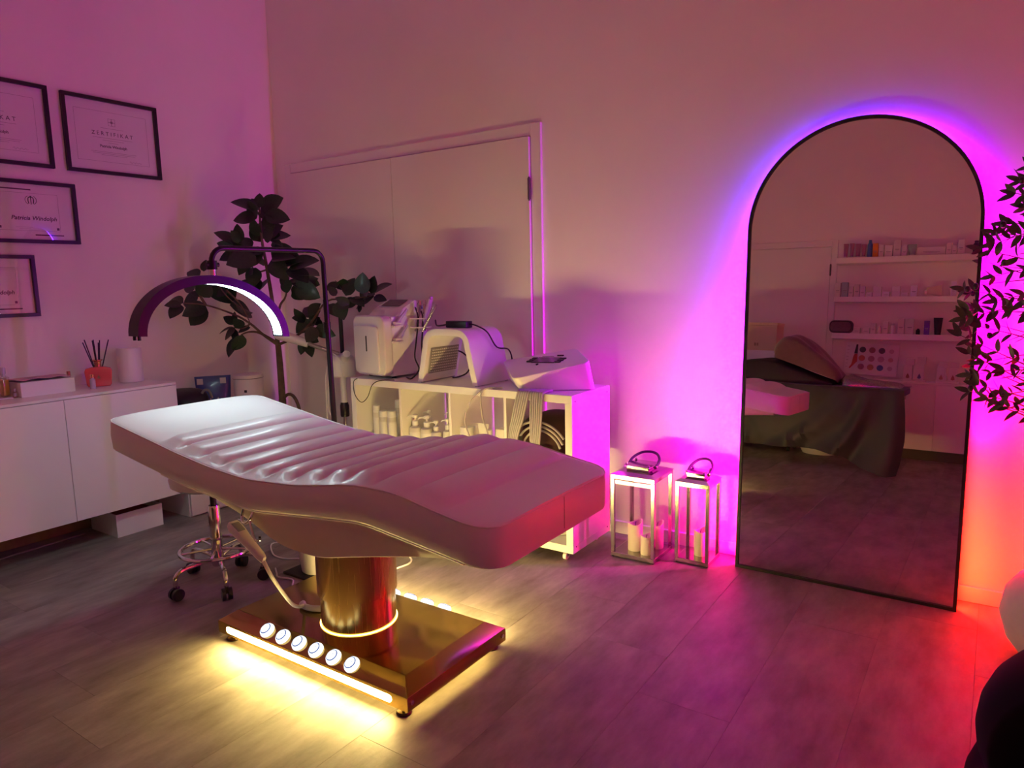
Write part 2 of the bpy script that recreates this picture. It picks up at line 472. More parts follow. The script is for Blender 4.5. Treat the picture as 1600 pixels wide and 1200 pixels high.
for fx in (BX0+.045, BX1-.045):
    for fy in (BY0+.03, BY1-.03):
        b = B(); lathe(b, [(.024, 0), (.026, .004), (.022, .010), (.008, .013), (.008, .05)], 20, (fx, fy, 0))
        part('levelling_foot', b, mat('dark_steel', (.10, .08, .06), .3, metal=1., var=.05), base)
for sx in (BX1+.0,):
    for sy in (BY0+.02, BY1-.02):
        b = B(); cyl(b, (sx-.001, sy, .055), (sx+.003, sy, .055), .0075, 14); cyl(b, (sx+.002, sy, .055), (sx+.0045, sy, .055), .004, 6)
        part('bolt', b, CHROME, base)
STRIPM = emis('bed_light_bar', C_STRIP, E_STRIP); STRIPF = emis('bed_light_bar_front', C_STRIP, E_STRIP*.66)
for yy, sg in ((BY0, -1), (BY1, 1)):
    b = B(); poly = rrect(-2.362, -1.500, .0415, .0655, .0119, 6)
    prism(b, poly, yy-.0015 if sg < 0 else yy-.002, yy+.002 if sg < 0 else yy+.0015, 'xz')
    part('light_bar', b, STRIPF if sg < 0 else STRIPM, base, smooth=False, label='glowing white light bar')
UND = emis('bed_under_glow', C_UNDER, E_UNDER)
b = B(); uz = .058; ui = .055
for a in ((BX0+ui, BX1-ui, BY0+ui-.006, BY0+ui+.006), (BX0+ui, BX1-ui, BY1-ui-.006, BY1-ui+.006), (BX0+ui-.006, BX0+ui+.006, BY0+ui, BY1-ui), (BX1-ui-.006, BX1-ui+.006, BY0+ui, BY1-ui)):
    box(b, a[0], a[1], a[2], a[3], uz, uz+.006)
part('under_glow_strip', b, UND, base, smooth=False, label='amber light strip')
# lit buttons on both long rims
BTN = emis('button_light', (.92, .97, 1.0), E_BUTTON)
BTNR = mat('button_ring', (.05, .11, .42), .4, emit=(.12, .22, .65), estr=.40, var=.05)
sl = math.atan2(z2-z1, ch)
for sg in (-1, 1):
    for k in range(6):
        bx = -2.146 + .0888*k; yy = (BY0+.027) if sg < 0 else (BY1-.027)
        zz = z1 + (z2-z1)*(.027/ch)
        M = Matrix.Translation((bx, yy, zz)) @ Matrix.Rotation(sl if sg < 0 else -sl, 4, 'X')
        b = B(); lathe(b, [(.0275, -.004), (.0275, .004), (.0250, .0115), (.0180, .0165), (.009, .0190), (0, .0196)], 28, M=M)
        bt = part('button', b, BTN, base, label='round lit button')
        b = B(); ring = bmesh.new()
        ro = [ring.verts.new((.0208*math.cos(2*PI*i/28), .0208*math.sin(2*PI*i/28), .0162)) for i in range(28)]
        ri = [ring.verts.new((.0176*math.cos(2*PI*i/28), .0176*math.sin(2*PI*i/28), .0182)) for i in range(28)]
        for i in range(28): ring.faces.new((ro[i], ro[(i+1) % 28], ri[(i+1) % 28], ri[i]))
        merge(b, ring, M)
        for (ax, ay, L) in ((-.007, .004, .003), (.004, .004, .008), (-.001, -.006, .003)):
            box(b, ax-L/2, ax+L/2, ay-.0007, ay+.0007, .0186, .0200, M=M)
        part('icon', b, BTNR, bt, smooth=False)
# column
CX, CY = -1.905, -1.600
b = B(); lathe(b, [(.138, z2-.004), (.138, .235), (.134, .240)], 64, (CX, CY, 0)); lathe(b, [(.146, .233), (.146, .62)], 64, (CX, CY, 0))
colm = part('column', b, BGOLD, bed, ang=30)
b = B(); tor = [(CX+.1405*math.cos(2*PI*i/64), CY+.1405*math.sin(2*PI*i/64), z2+.002) for i in range(64)]
tube(b, tor, .0022, 6, 0, closed=True)
part('ring_light', b, emis('ring_glow', C_UNDER, E_RING), base, label='thin amber light ring')
# mattress
def interp(T, x):
    if x <= T[0][0]: return T[0][1]
    for (a, u), (c, v) in zip(T, T[1:]):
        if x <= c:
            s = (x-a)/(c-a); return u+(v-u)*s
    return T[-1][1]
def sm(T, x, h=.05): return sum(interp(T, x+h*k/4) for k in range(-4, 5))/9
TOP = [(-2.90, .851), (-2.56, .796), (-2.41, .771), (-2.21, .744), (-2.0, .729), (-1.755, .744), (-1.50, .784), (-1.34, .786), (-1.165, .752), (-.96, .722)]
BOT = [(-2.90, .733), (-2.37, .651), (-1.99, .620), (-1.47, .672), (-1.12, .630), (-.96, .608)]
MX0, MX1, MY0, MY1 = -2.880, -1.010, -1.975, -1.275
G = [-2.52, -2.41, -2.285, -2.16, -2.04, -1.92, -1.79, -1.665, -1.55, -1.425, -1.30, -1.17]
def rib(x):
    if x < G[0] or x > G[-1]: return 0
    for a, c in zip(G, G[1:]):
        if x <= c:
            f = (x-a)/(c-a); e = abs(2*f-1)
            amp = .025 if c < -1.4 else .018
            return amp*(1-e**2.6)**.62
    return 0
def hw(x):
    W = (MY1-MY0)/2
    for xe, r, s in ((MX0, .055, 1), (MX1, .085, -1)):
        d = (x-xe)*s
        if d < r: return W - r + math.sqrt(max(0, r*r-(r-d)**2))
    return W
xs = []
n1 = 10
for k in range(n1+1): xs.append(MX0 + .055*(1-math.cos(PI/2*k/n1)))
xe = MX1 - .085; N = 230
for k in range(1, N+1): xs.append(MX0+.055 + (xe-MX0-.055)*k/N)
for k in range(1, 13): xs.append(xe + .085*math.sin(PI/2*k/12))
ymid = (MY0+MY1)/2
t = B(); rows = []; topedge_n = []; topedge_f = []
for x in xs:
    h = hw(x); zt = sm(TOP, x, .05); zb = sm(BOT, x, .05); row = []
    e = .012
    prof = [(-h+.006, zb), (-h, zb+.008), (-h-.004, (zt+zb)/2), (-h, zt-e), (-h+e*.4, zt-e*.25), (-h+e, zt)]
    inner = []
    M_ = 34
    for k in range(1, M_):
        y = (-h+e) + (2*h-2*e)*k/M_
        dd = min(y+h, h-y)
        wv = min(1, max(0, (dd-.018)/.055)); wv = wv*wv*(3-2*wv)
        crown = .006*(1-(y/h)**4)
        inner.append((y, zt+crown+rib(x)*wv))
    full = prof + inner + [(-a, z) for a, z in reversed(prof)]
    row = [t.verts.new((x, ymid+a, z)) for a, z in full]
    rows.append(row)
    topedge_n.append((x, ymid-h+.002, zt-.003)); topedge_f.append((x, ymid+h-.002, zt-.003))
nn = len(rows[0])
for a, c in zip(rows, rows[1:]):
    for k in range(nn):
        j = (k+1) % nn
        t.faces.new((a[k], c[k], c[j], a[j]))
t.faces.new(rows[0]); t.faces.new(rows[-1][::-1])
bmesh.ops.recalc_face_normals(t, faces=t.faces)
mattress = part('mattress', t, LEATHER, bed, ang=60)
b = B(); loop = topedge_n[::3] + [topedge_n[-1]] + topedge_f[::-3] + [topedge_f[0]]
tube(b, loop, .0028, 6, 0, closed=True); part('piping', b, LEATHER, mattress)
b = B(); sxm = MX1-.0; 
box(b, MX1-.0015, MX1+.0012, ymid+.02, ymid+.0225, sm(BOT, MX1)+.012, sm(TOP, MX1)-.006); part('seam', b, mat('seam', (.45, .40, .38), .6, var=.05), mattress, smooth=False)
# under shell
UB = [(-2.52, .672), (-2.30, .632), (-2.05, .576), (-1.89, .512), (-1.70, .505), (-1.53, .545), (-1.40, .573), (-1.27, .597), (-1.10, .610)]
t = B(); rows = []
for k in range(61):
    x = -2.52 + 1.42*k/60; zt = sm(BOT, x, .05)+.003; zb = min(sm(UB, x, .06), zt-.004)
    h = .335*(1 if k < 45 else 1-.10*((k-45)/15)**2)
    pr = [(-h, zt), (-h-.002, zt-.004), (-h+.006, (zt+zb)/2), (-h+.015, zb+.004), (-h+.022, zb)]
    full = pr + [(-a, z) for a, z in reversed(pr)]
    rows.append([t.verts.new((x, ymid+a, z)) for a, z in full])
nn = len(rows[0])
for a, c in zip(rows, rows[1:]):
    for k in range(nn): t.faces.new((a[k], c[k], c[(k+1) % nn], a[(k+1) % nn]))
t.faces.new(rows[0]); t.faces.new(rows[-1][::-1]); bmesh.ops.recalc_face_normals(t, faces=t.faces)
shell = part('under_shell', t, SHELLM, bed, ang=40)
b = B(); tube(b, [(-2.52 + 1.42*k/40, ymid-.340, sm(BOT, -2.52+1.42*k/40, .05)-.002) for k in range(41)], .0045, 6, 0)
part('trim_cord', b, WPLA, shell)
b = B(); tube(b, [(-2.04, -1.955, .628), (-2.045, -1.965, .585), (-2.02, -1.975, .575), (-1.99, -1.975, .59), (-1.985, -1.955, .625)], .005, 8)
tube(b, [(-1.99, -1.975, .59), (-1.955, -1.985, .535), (-1.93, -1.985, .535), (-1.928, -1.985, .55)], .0045, 8)
part('hook', b, CHROME, bed)
b = B(); tube(b, [(-2.165, -1.645, .124), (-2.155, -1.66, .124), (-2.10, -1.66, .125), (-2.04, -1.63, .127)], .012, 10)
part('cable_gland', b, WPLA, bed)
# hand control hanging from the hook
hc = empty('hand_control', (-2.02, -1.97, .0), 'white corded hand control hanging under the bed from a hook', 'hand control')
d = Vector((-1.935, -1.965, .455)) - Vector((-2.105, -1.965, .555)); q = Vector((1, 0, 0)).rotation_difference(d.normalized()).to_matrix().to_4x4()
M = Matrix.Translation((-2.105, -1.965, .555)) @ q
b = B(); prism(b, [(0, -.016), (.015, -.022), (.05, -.021), (.09, -.016), (.17, -.012), (.19, -.006), (.19, .006), (.17, .012), (.09, .016), (.05, .021), (.015, .022), (0, .016)], -.013, .013, 'xy', .005, 2, M)
part('handle', b, WPLA, hc, ang=50)
b = B(); box(b, .012, .055, -.014, .014, .012, .0155, .002, 1, M); part('keypad', b, GREYP, hc)
b = B(); tube(b, [(-1.95, -1.965, .462), (-1.93, -1.95, .40), (-1.965, -1.88, .30), (-2.00, -1.82, .23), (-2.08, -1.73, .165), (-2.14, -1.665, .130), (-2.160, -1.65, .123)], .0065, 8)
part('cable', b, WPLA, hc)
# ================================================================ hanging cabinet on the left wall
XC = -3.8354
cab = empty('hanging_cabinet', (-4.04, -1.9, .177), 'long white wall-hung cabinet with plain fronts under the certificates', 'cabinet')
b = B(); box(b, XL+.001, XC-.020, -2.895, -1.1175, .1773, .810, .001, 1); part('body', b, WHITE, cab, smooth=False)
b = B(); box(b, XL+.001, XC, -2.895, -1.1175, .8105, .825, .0015, 1); part('top_board', b, WHITE, cab, smooth=False)
for y0, y1 in ((-2.895, -2.303), (-2.301, -1.7115), (-1.7090, -1.1175)):
    b = B(); box(b, XC-.0195, XC, y0, y1, .1773, .808, .0012, 1); part('door_front', b, WHITE, cab, smooth=False)

# certificates
def cert(y0, y1, z0, z1, label, kind):
    f = .019; x0 = XL+.001; xf = XL+.024
    e = empty('framed_certificate', (XL, (y0+y1)/2, z0), label, 'picture frame', group='framed certificates on the side wall')
    b = B()
    for a in ((y0, y1, z1-f, z1), (y0, y1, z0, z0+f), (y0, y0+f, z0+f, z1-f), (y1-f, y1, z0+f, z1-f)):
        box(b, x0, xf, a[0], a[1], a[2], a[3], .0012, 1)
    part('frame', b, FRAMEM, e, smooth=False)
    b = B(); box(b, x0, x0+.004, y0+f, y1-f, z0+f, z1-f); ms = part('sheet', b, PAPER, e, smooth=False)
    b = B(); b.faces.new([b.verts.new(q_) for q_ in ((xf-.007, y0+f, z0+f), (xf-.007, y1-f, z0+f), (xf-.007, y1-f, z1-f), (xf-.007, y0+f, z1-f))]); part('pane', b, GLASS, e, smooth=False)
    W = y1-y0; H = z1-z0; cy = (y0+y1)/2; xp = x0+.0046
    def MM(y, z): return Matrix(((0, 0, 1, xp), (1, 0, 0, y), (0, 1, 0, z), (0, 0, 0, 1)))
    def line(bm, ya, yb, za, zb): box(bm, x0+.0035, xp, ya, yb, za, zb)
    if kind == 'a':
        cz = lambda fz: z1 - H*fz
        b = B(); iy0, iy1, iz0, iz1 = y0+W*.12, y1-W*.12, z0+H*.17, z1-H*.17
        for a in ((iy0, iy1, iz1-.001, iz1), (iy0, iy1, iz0, iz0+.001), (iy0, iy0+.001, iz0, iz1), (iy1-.001, iy1, iz0, iz1)): line(b, *a)
        part('border', b, INKG, ms, smooth=False)
        b = B(); s = .020
        for (ay, az) in ((-s/2, s/2), (s/2, s/2), (-s/2, -s/2), (s/2, -s/2)):
            for k in range(4):
                q = [(-1, 1, .88, 1), (-1, 1, -1, -.88), (-1, -.88, -1, 1), (.88, 1, -1, 1)][k]
                h = s*.48
                line(b, cy+ay+q[0]*h, cy+ay+q[1]*h, cz(.30)+az+q[2]*h, cz(.30)+az+q[3]*h)
        line(b, cy-.006, cy+.006, cz(.30)-.006, cz(.30)+.006)
        part('emblem', b, INKG, ms, smooth=False)
        text('Z E R T I F I K A T', .030, MM(cy, cz(.46)), INK, ms)
        text('Patricia Windolph', .021, MM(cy, cz(.625)), INK, ms, bold=.0004)
        b = B()
        for fz, a in ((.385, .16), (.515, .28), (.545, .15), (.575, .07), (.70, .32), (.72, .30), (.74, .18)): line(b, cy-W*a*.75, cy+W*a*.75, cz(fz)-.0006, cz(fz)+.0006)
        part('text_line', b, INKG, ms, smooth=False)
        b = B(); tube(b, [(xp-.0004, cy+W*.16+W*.012*k, cz(.80)+.007*math.sin(k*2.3)*(1-.06*k)) for k in range(12)], .0006, 4, 4); part('signature', b, INKG, ms)
    else:
        cz = lambda fz: z1 - H*fz
        b = B(); iy0, iy1, iz0, iz1 = y0+W*.15, y1-W*.20, z0+H*.20, z1-H*.20
        for a in ((iy0, iy1, iz1-.001, iz1), (iy0, iy1, iz0, iz0+.001), (iy0, iy0+.001, iz0, iz1), (iy1-.001, iy1, iz0, iz1)): line(b, *a)
        part('border', b, INKG, ms, smooth=False)
        b = B(); line(b, y0+W*.08, y0+W*.52, cz(.155), cz(.135)); line(b, y1-W*.48, y1-W*.17, cz(.875), cz(.855))
        part('bar', b, INKP, ms, smooth=False)
        b = B(); ec = (cy+.005, cz(.31)); n = 20
        for s in (-1, 1):
            pts = [(xp-.0006, ec[0]+s*.027*math.cos(R(-60+120*k/n)), ec[1]+.024*math.sin(R(-60+120*k/n))) for k in range(n+1)]
            tube(b, pts, .0013, 4, 0)
        line(b, ec[0]-.002, ec[0]+.002, ec[1]-.022, ec[1]+.016)
        for s in (-1, 1):
            tube(b, [(xp-.0006, ec[0], ec[1]+.016), (xp-.0006, ec[0]+s*.011, ec[1]+.012), (xp-.0006, ec[0]+s*.013, ec[1]-.004), (xp-.0006, ec[0]+s*.010, ec[1]-.018)], .0022, 4, 3)
        line(b, ec[0]-.004, ec[0]+.004, ec[1]+.014, ec[1]+.022)
        part('emblem', b, INK, ms, smooth=False)
        text('Patricia Windolph', .030, MM(cy+.012, cz(.60)), INK, ms, bold=.0005, shear=.25)
        b = B(); line(b, cy-W*.18, cy, cz(.745)-.0005, cz(.745)+.0005); line(b, cy-W*.14, cy-W*.02, cz(.77)-.0005, cz(.77)+.0005)
        part('text_line', b, INKG, ms, smooth=False)
        b = B(); line(b, iy0+.006, iy0+.014, cz(.77), cz(.73)); line(b, iy1-.018, iy1-.006, cz(.78), cz(.74)); part('mark', b, INKP, ms, smooth=False)
    return e
cert(-2.000, -1.452, 2.003, 2.428, 'framed certificate cut by the photo edge, in the top row', 'a')
cert(-1.386, -.856, 2.003, 2.421, 'framed certificate in the top row, nearest the room corner', 'a')
cert(-1.815, -1.362, 1.605, 1.929, 'framed certificate in the middle, below the top row', 'b')
cert(-2.060, -1.604, 1.220, 1.542, 'lowest framed certificate, above the boxes on the cabinet', 'b')

ZT = .8252
# items on the cabinet
e = empty('reed_diffuser', (-4.08, -1.415, ZT), 'red glass reed diffuser with black sticks on the cabinet', 'diffuser')
RED = mat('red_glass', (.80, .12, .12), .12, coat=.6, var=.12, vscale=5)
M = Matrix.Translation((-4.08, -1.415, ZT)) @ Matrix.Rotation(R(62), 4, 'Z')
b = B(); prism(b, [(-.052, 0), (.052, 0), (.060, .012), (.066, .085), (.060, .100), (.03, .108), (-.03, .108), (-.060, .100), (-.066, .085), (-.060, .012)], -.026, .026, 'xz', .008, 3, M)
part('bottle', b, RED, e, ang=50)
b = B(); lathe(b, [(.018, .104), (.0165, .122), (.019, .138), (.026, .142), (.026, .148), (.012, .148)], 20, M=M); part('neck', b, mat('copper_collar', (.72, .32, .22), .2, metal=1., var=.05), e)
b = B(); prism(b, [(-.009, .045), (.009, .045), (0, .066)], -.0275, -.0262, 'xz', 0, 1, M); part('emblem', b, mat('rose_gold', (.85, .55, .40), .25, metal=1., var=.03), e, smooth=False)
rng = random.Random(2)
for k in range(9):
    a = rng.uniform(-.055, .055); c = rng.uniform(-.03, .03)
    b = B(); cyl(b, M @ Vector((a*.15, c*.15, .06)), M @ Vector((a*1.15, c, .255+rng.uniform(-.02, .012))), .0032, 6); part('reed', b, BLACK, e)
e = empty('candle_vase', (-4.10, -1.228, ZT), 'plain white cylinder with rounded rim beside the red diffuser', 'canister')
b = B(); lathe(b, [(.058, 0), (.064, .004), (.064, .188), (.060, .196), (.052, .197), (.051, .190), (.0, .188)], 40, (-4.10, -1.228, ZT)); part('body', b, WPLA, e)
b = B(); lathe(b, [(.0655, .008), (.0655, .012)], 40, (-4.10, -1.228, ZT)); part('foot_ring', b, WPLA, e)
def small(name, x, y, parts_, label, cat, group=None):
    e = empty(name, (x, y, ZT), label, cat, 0, group)
    for nm, prof, m in parts_:
        b = B(); lathe(b, prof, 20, (x, y, ZT)); part(nm, b, m, e)
    return e
ROSE = mat('rose_metal', (.62, .30, .22), .2, metal=1., var=.05)
WINE = mat('wine_red', (.20, .02, .03), .3, var=.1)
CLEAR = glass('clear_bottle', tint=(.93, .88, .86), ior=1.45)
AMB = mat('amber_liquid', (.62, .36, .06), .1, coat=.5, var=.1)
LAV = mat('pale_glass', (.58, .50, .60), .12, coat=.5, var=.05)
small('lipstick_tube', -4.15, -1.538, [('tube', [(.0095, 0), (.0095, .058), (.009, .060)], WINE), ('cap', [(.0095, .061), (.0095, .092), (.008, .094)], ROSE)], 'slim wine red lipstick tube with rose cap', 'lipstick')
small('glass_vial', -4.00, -1.488, [('vial', [(.013, 0), (.014, .003), (.014, .050), (.008, .056), (.008, .060)], LAV), ('cap', [(.0095, .0602), (.0095, .078), (.008, .080)], mat('copper_cap', (.85, .48, .32), .2, metal=1., var=.03))], 'small pale vial with copper cap before the diffuser', 'vial')
e = empty('paper_box', (-4.09, -1.70, ZT), 'white stationery box with loose sheets on top', 'box')
bm_ = B(); M = Matrix.Translation((-4.09, -1.700, ZT)) @ Matrix.Rotation(R(-2), 4, 'Z')
box(bm_, -.090, .090, -.125, .125, 0, .075, .002, 1, M); part('box_body', bm_, PAPER, e, smooth=False)
t = B(); rows = []
for i in range(9):
    rows.append([t.verts.new(M @ Vector((-.10+.19*j/6, -.138+.25*i/8, .0765+.010*abs(math.sin(i*.9+j*.35))*(j/6)+.004))) for j in range(7)])
for a, c in zip(rows, rows[1:]):
    for k in range(6): t.faces.new((a[k], a[k+1], c[k+1], c[k]))
ex = bmesh.ops.extrude_face_region(t, geom=t.faces[:]); bmesh.ops.translate(t, verts=[v for v in ex['geom'] if isinstance(v, bmesh.types.BMVert)], vec=(0, 0, .0015))
bmesh.ops.recalc_face_normals(t, faces=t.faces); part('sheet', t, mat('pinkish_paper', (.62, .45, .47), .7, var=.05), e)
def perfume(x, y, w, h, caph, label, liquid, rz=0.):
    e = empty('perfume_bottle', (x, y, ZT), label, 'perfume bottle', 0, 'perfume bottles on the cabinet')
    M = Matrix.Translation((x, y, ZT)) @ Matrix.Rotation(R(rz), 4, 'Z')
    b = B(); box(b, -w*.42, w*.42, -w*.42, w*.42, .006, h*.86, .003, 2, M); part('liquid', b, liquid, e)
    b = B(); box(b, -w*.5, w*.5, -w*.5, w*.5, 0, h, .004, 2, M); part('bottle', b, CLEAR, e)
    b = B(); lathe(b, [(w*.24, h+.0005), (w*.24, h+.014), (w*.34, h+.015), (w*.36, h+caph), (w*.3, h+caph+.004)], 16, M=M); part('cap', b, LAV, e)
    return e
perfume(-4.085, -1.868, .036, .100, .045, 'square amber perfume bottle at the photo edge', AMB, 12)
perfume(-4.145, -1.852, .030, .108, .010, 'taller amber perfume bottle behind the square one', AMB, 5)
perfume(-4.040, -1.842, .018, .030, .012, 'tiny clear perfume bottle beside the stationery box', LAV, 20)
b = B(); box(b, -4.108, -4.030, -1.99, -1.8535, ZT, ZT+.006, .002, 1); tag(fin('tray', b, WPLA, smooth=False), 'thin white tray under the amber perfume bottle', 'tray')
for o in bpy.data.objects:
    if o.name == 'perfume_bottle': o.location.z += .0062; 

# boxes under and beside the cabinet
e = empty('open_box', (-4.06, -1.352, 0), 'low white open box with red lining under the cabinet', 'box')
b = B(); x0, x1, y0, y1, h = -4.205, -3.915, -1.482, -1.222, .128
t = .006
box(b, x0, x1, y0, y1, 0, .006); box(b, x0, x0+t, y0, y1, .006, h); box(b, x1-t, x1, y0, y1, .006, h); box(b, x0+t, x1-t, y0, y0+t, .006, h); box(b, x0+t, x1-t, y1-t, y1, .006, h)
part('box_body', b, PAPER, e, smooth=False)
b = B(); box(b, x0+t+.001, x1-t-.001, y0+t+.001, y1-t-.001, .0065, .095, .004, 1); part('lining', b, mat('red_lining', (.30, .03, .02), .6, var=.15), e, label='dark red tissue lining')
e = empty('storage_cube', (-4.05, -.78, 0), 'white low storage unit in the corner behind the bed head', 'cabinet')
b = B(); box(b, -4.225, -3.89, -1.072, -.50, 0, .55, .002, 1); part('body', b, WHITE, e, smooth=False)
b = B(); box(b, -3.8895, -3.872, -1.068, -.504, .01, .54, .002, 1); part('door_front', b, WHITE, e, smooth=False)
# things on it
def blob(bm, c, s, seed, amp=.12, u=20, v=14, power=1.0):
    t = bmesh.new(); bmesh.ops.create_uvsphere(t, u_segments=u, v_segments=v, radius=1)
    rg = random.Random(seed); ph = [(rg.uniform(0, 6), rg.uniform(1.5, 4), rg.uniform(0, 6), rg.uniform(1.5, 4)) for _ in range(5)]
    for w_ in t.verts:
        p = w_.co.copy(); k = 1+sum(math.sin(a+f*p.x+g*p.z)*math.cos(c_+f*p.y) for a, f, c_, g in ph)*amp/2.5
        q = Vector([math.copysign(abs(x)**power, x) for x in p])
        w_.co = Vector((c[0]+q.x*s[0]*k, c[1]+q.y*s[1]*k, c[2]+q.z*s[2]*k))
    merge(bm, t)
BAGM = mat('black_nylon', (.010, .009, .010), .45, var=.2, bump=.3, bscale=30)
e = empty('black_bag', (-4.03, -.93, .551), 'crumpled black bag in the corner beside the cabinet end', 'bag')
b = B(); blob(b, (-4.02, -.955, .655), (.14, .105, .100), 4, .14, 28, 18, .75); part('body', b, BAGM, e)
b = B(); tube(b, [(-3.93, -.92, .70), (-3.905, -.905, .742), (-3.895, -.88, .735), (-3.90, -.86, .69)], .008, 8); part('strap', b, mat('strap_grey', (.2, .2, .2), .4, var=.1), e)
e = empty('blue_pouch', (-4.105, -.715, .551), 'blue stand-up refill pouch behind the bed head', 'pouch')
BLUE = mat('blue_foil', (.04, .07, .30), .3, var=.25, vscale=20, coat=.3)
t = B(); rows = []; Mp = Matrix.Translation((-4.105, -.715, .551)) @ Matrix.Rotation(R(55), 4, 'Z')
for i in range(9):
    f = i/8; th = .045*(1-f)**.6+.002; z = .245*f; w_ = .095+.012*f
    rows.append([t.verts.new(Mp @ Vector((w_*math.cos(2*PI*k/20), th*math.sin(2*PI*k/20), z))) for k in range(20)])
for a, c in zip(rows, rows[1:]):
    for k in range(20): t.faces.new((a[k], a[(k+1) % 20], c[(k+1) % 20], c[k]))
t.faces.new(rows[0][::-1]); t.faces.new(rows[-1]); bmesh.ops.recalc_face_normals(t, faces=t.faces); pc = part('pouch_body', t, BLUE, e, ang=60)
for dx in (-.075, .06):
    b = B(); box(b, dx-.018, dx+.018, -.020, -.015, .195, .232, .001, 1, Mp); part('corner_label', b, mat('label_grey', (.6, .55, .6), .5, var=.05), pc, smooth=False)
b = B()
for k, hh in enumerate((.018, .030, .022, .034, .026)): box(b, -.045+.022*k, -.037+.022*k, -.043, -.036, .075, .075+hh, M=Mp)
part('print', b, mat('label_grey', (.6, .55, .6)), pc, smooth=False)
e = empty('white_canister', (-3.99, -.57, .551), 'white wide canister with black-edged lid beside the blue pouch', 'canister')
b = B(); lathe(b, [(.085, 0), (.09, .005), (.092, .215), (.090, .22)], 32, (-3.965, -.555, .551)); part('body', b, WPLA, e)
b = B(); lathe(b, [(.0925, .2205), (.094, .224), (.094, .243), (.088, .246)], 32, (-3.965, -.555, .551)); part('lid', b, WPLA, e)
b = B(); lathe(b, [(.0932, .2206), (.0945, .2235)], 32, (-3.965, -.555, .551)); part('lid_edge', b, BLACK, e)
b = B()
for dz in (.11, .145): 
    a = R(-48); c = Vector((-3.965+.092*math.cos(a), -.555+.092*math.sin(a), .551+dz)); box(b, -.0015, .0015, -.008, .008, -.008, .008, M=Matrix.Translation(c) @ Matrix.Rotation(a, 4, 'Z'))
part('print', b, INK, e, smooth=False)

# ================================================================ cube shelf unit
KX, KY, KZ = -3.075, -.5021, .046
KW, KD, KH = 1.47, .39, .77
ks = empty('cube_shelf', (KX+KW/2, KY+KD/2, 0), 'white open cube shelf on casters with beauty machines on top', 'shelf unit')
o_ = .038; i_ = .016
b = B(); box(b, KX, KX+KW, KY, KY+KD, KZ+KH-o_, KZ+KH, .0012, 1); part('top_panel', b, WHITE, ks, smooth=False)
b = B(); box(b, KX, KX+KW, KY, KY+KD, KZ, KZ+o_, .0012, 1); part('bottom_panel', b, WHITE, ks, smooth=False)
for x in (KX, KX+KW-o_):
    b = B(); box(b, x, x+o_, KY, KY+KD, KZ+o_, KZ+KH-o_, .0012, 1); sp = part('side_panel', b, WHITE, ks, smooth=False)
    if x > KX:
        for yy in (KY+.03, KY+KD-.03):
            for zz in (KZ+.03, KZ+KH-.03):
                b = B(); cyl(b, (x+o_-.0005, yy, zz), (x+o_+.0012, yy, zz), .004, 8); part('screw', b, BLACK, sp)
cw = (KW-2*o_-3*i_)/4
cellx = [KX+o_+k*(cw+i_) for k in range(4)]
for k in range(1, 4):
    b = B(); box(b, cellx[k]-i_, cellx[k], KY+.002, KY+KD-.002, KZ+o_, KZ+KH-o_, .001, 1); part('divider', b, WHITE, ks, smooth=False)
zmid = KZ+KH/2
for k in range(4):
    b = B(); box(b, cellx[k]+.0003, cellx[k]+cw-.0003, KY+.002, KY+KD-.002, zmid-i_/2, zmid+i_/2, .001, 1); part('shelf_board', b, WHITE, ks, smooth=False)
for x in (KX+.06, KX+KW-.06):
    for y in (KY+.04, KY+KD-.04):
        b = B(); box(b, x-.018, x+.018, y-.018, y+.018, KZ-.003, KZ, .001, 1); cyl(b, (x, y, .033), (x, y, KZ-.002), .007, 10)
        box(b, x-.013, x-.0095, y-.016, y+.004, .016, .040, .001, 1); box(b, x+.0095, x+.013, y-.016, y+.004, .016, .040, .001, 1)
        box(b, x-.013, x+.013, y-.012, y+.012, .036, .040, .001, 1)
        cs_ = part('caster', b, CHROME, ks)
        b = B(); cyl(b, (x-.009, y-.006, .0185), (x+.009, y-.006, .0185), .0185, 20); part('wheel', b, WPLA, cs_)
ZS = zmid + i_/2 + .0003
LBL = mat('label_white', (.78, .75, .70), .5, var=.04)
CAPW = mat('cap_white', (.82, .80, .76), .3, var=.02)
FROST = mat('frosted_bottle', (.70, .66, .58), .3, var=.05)
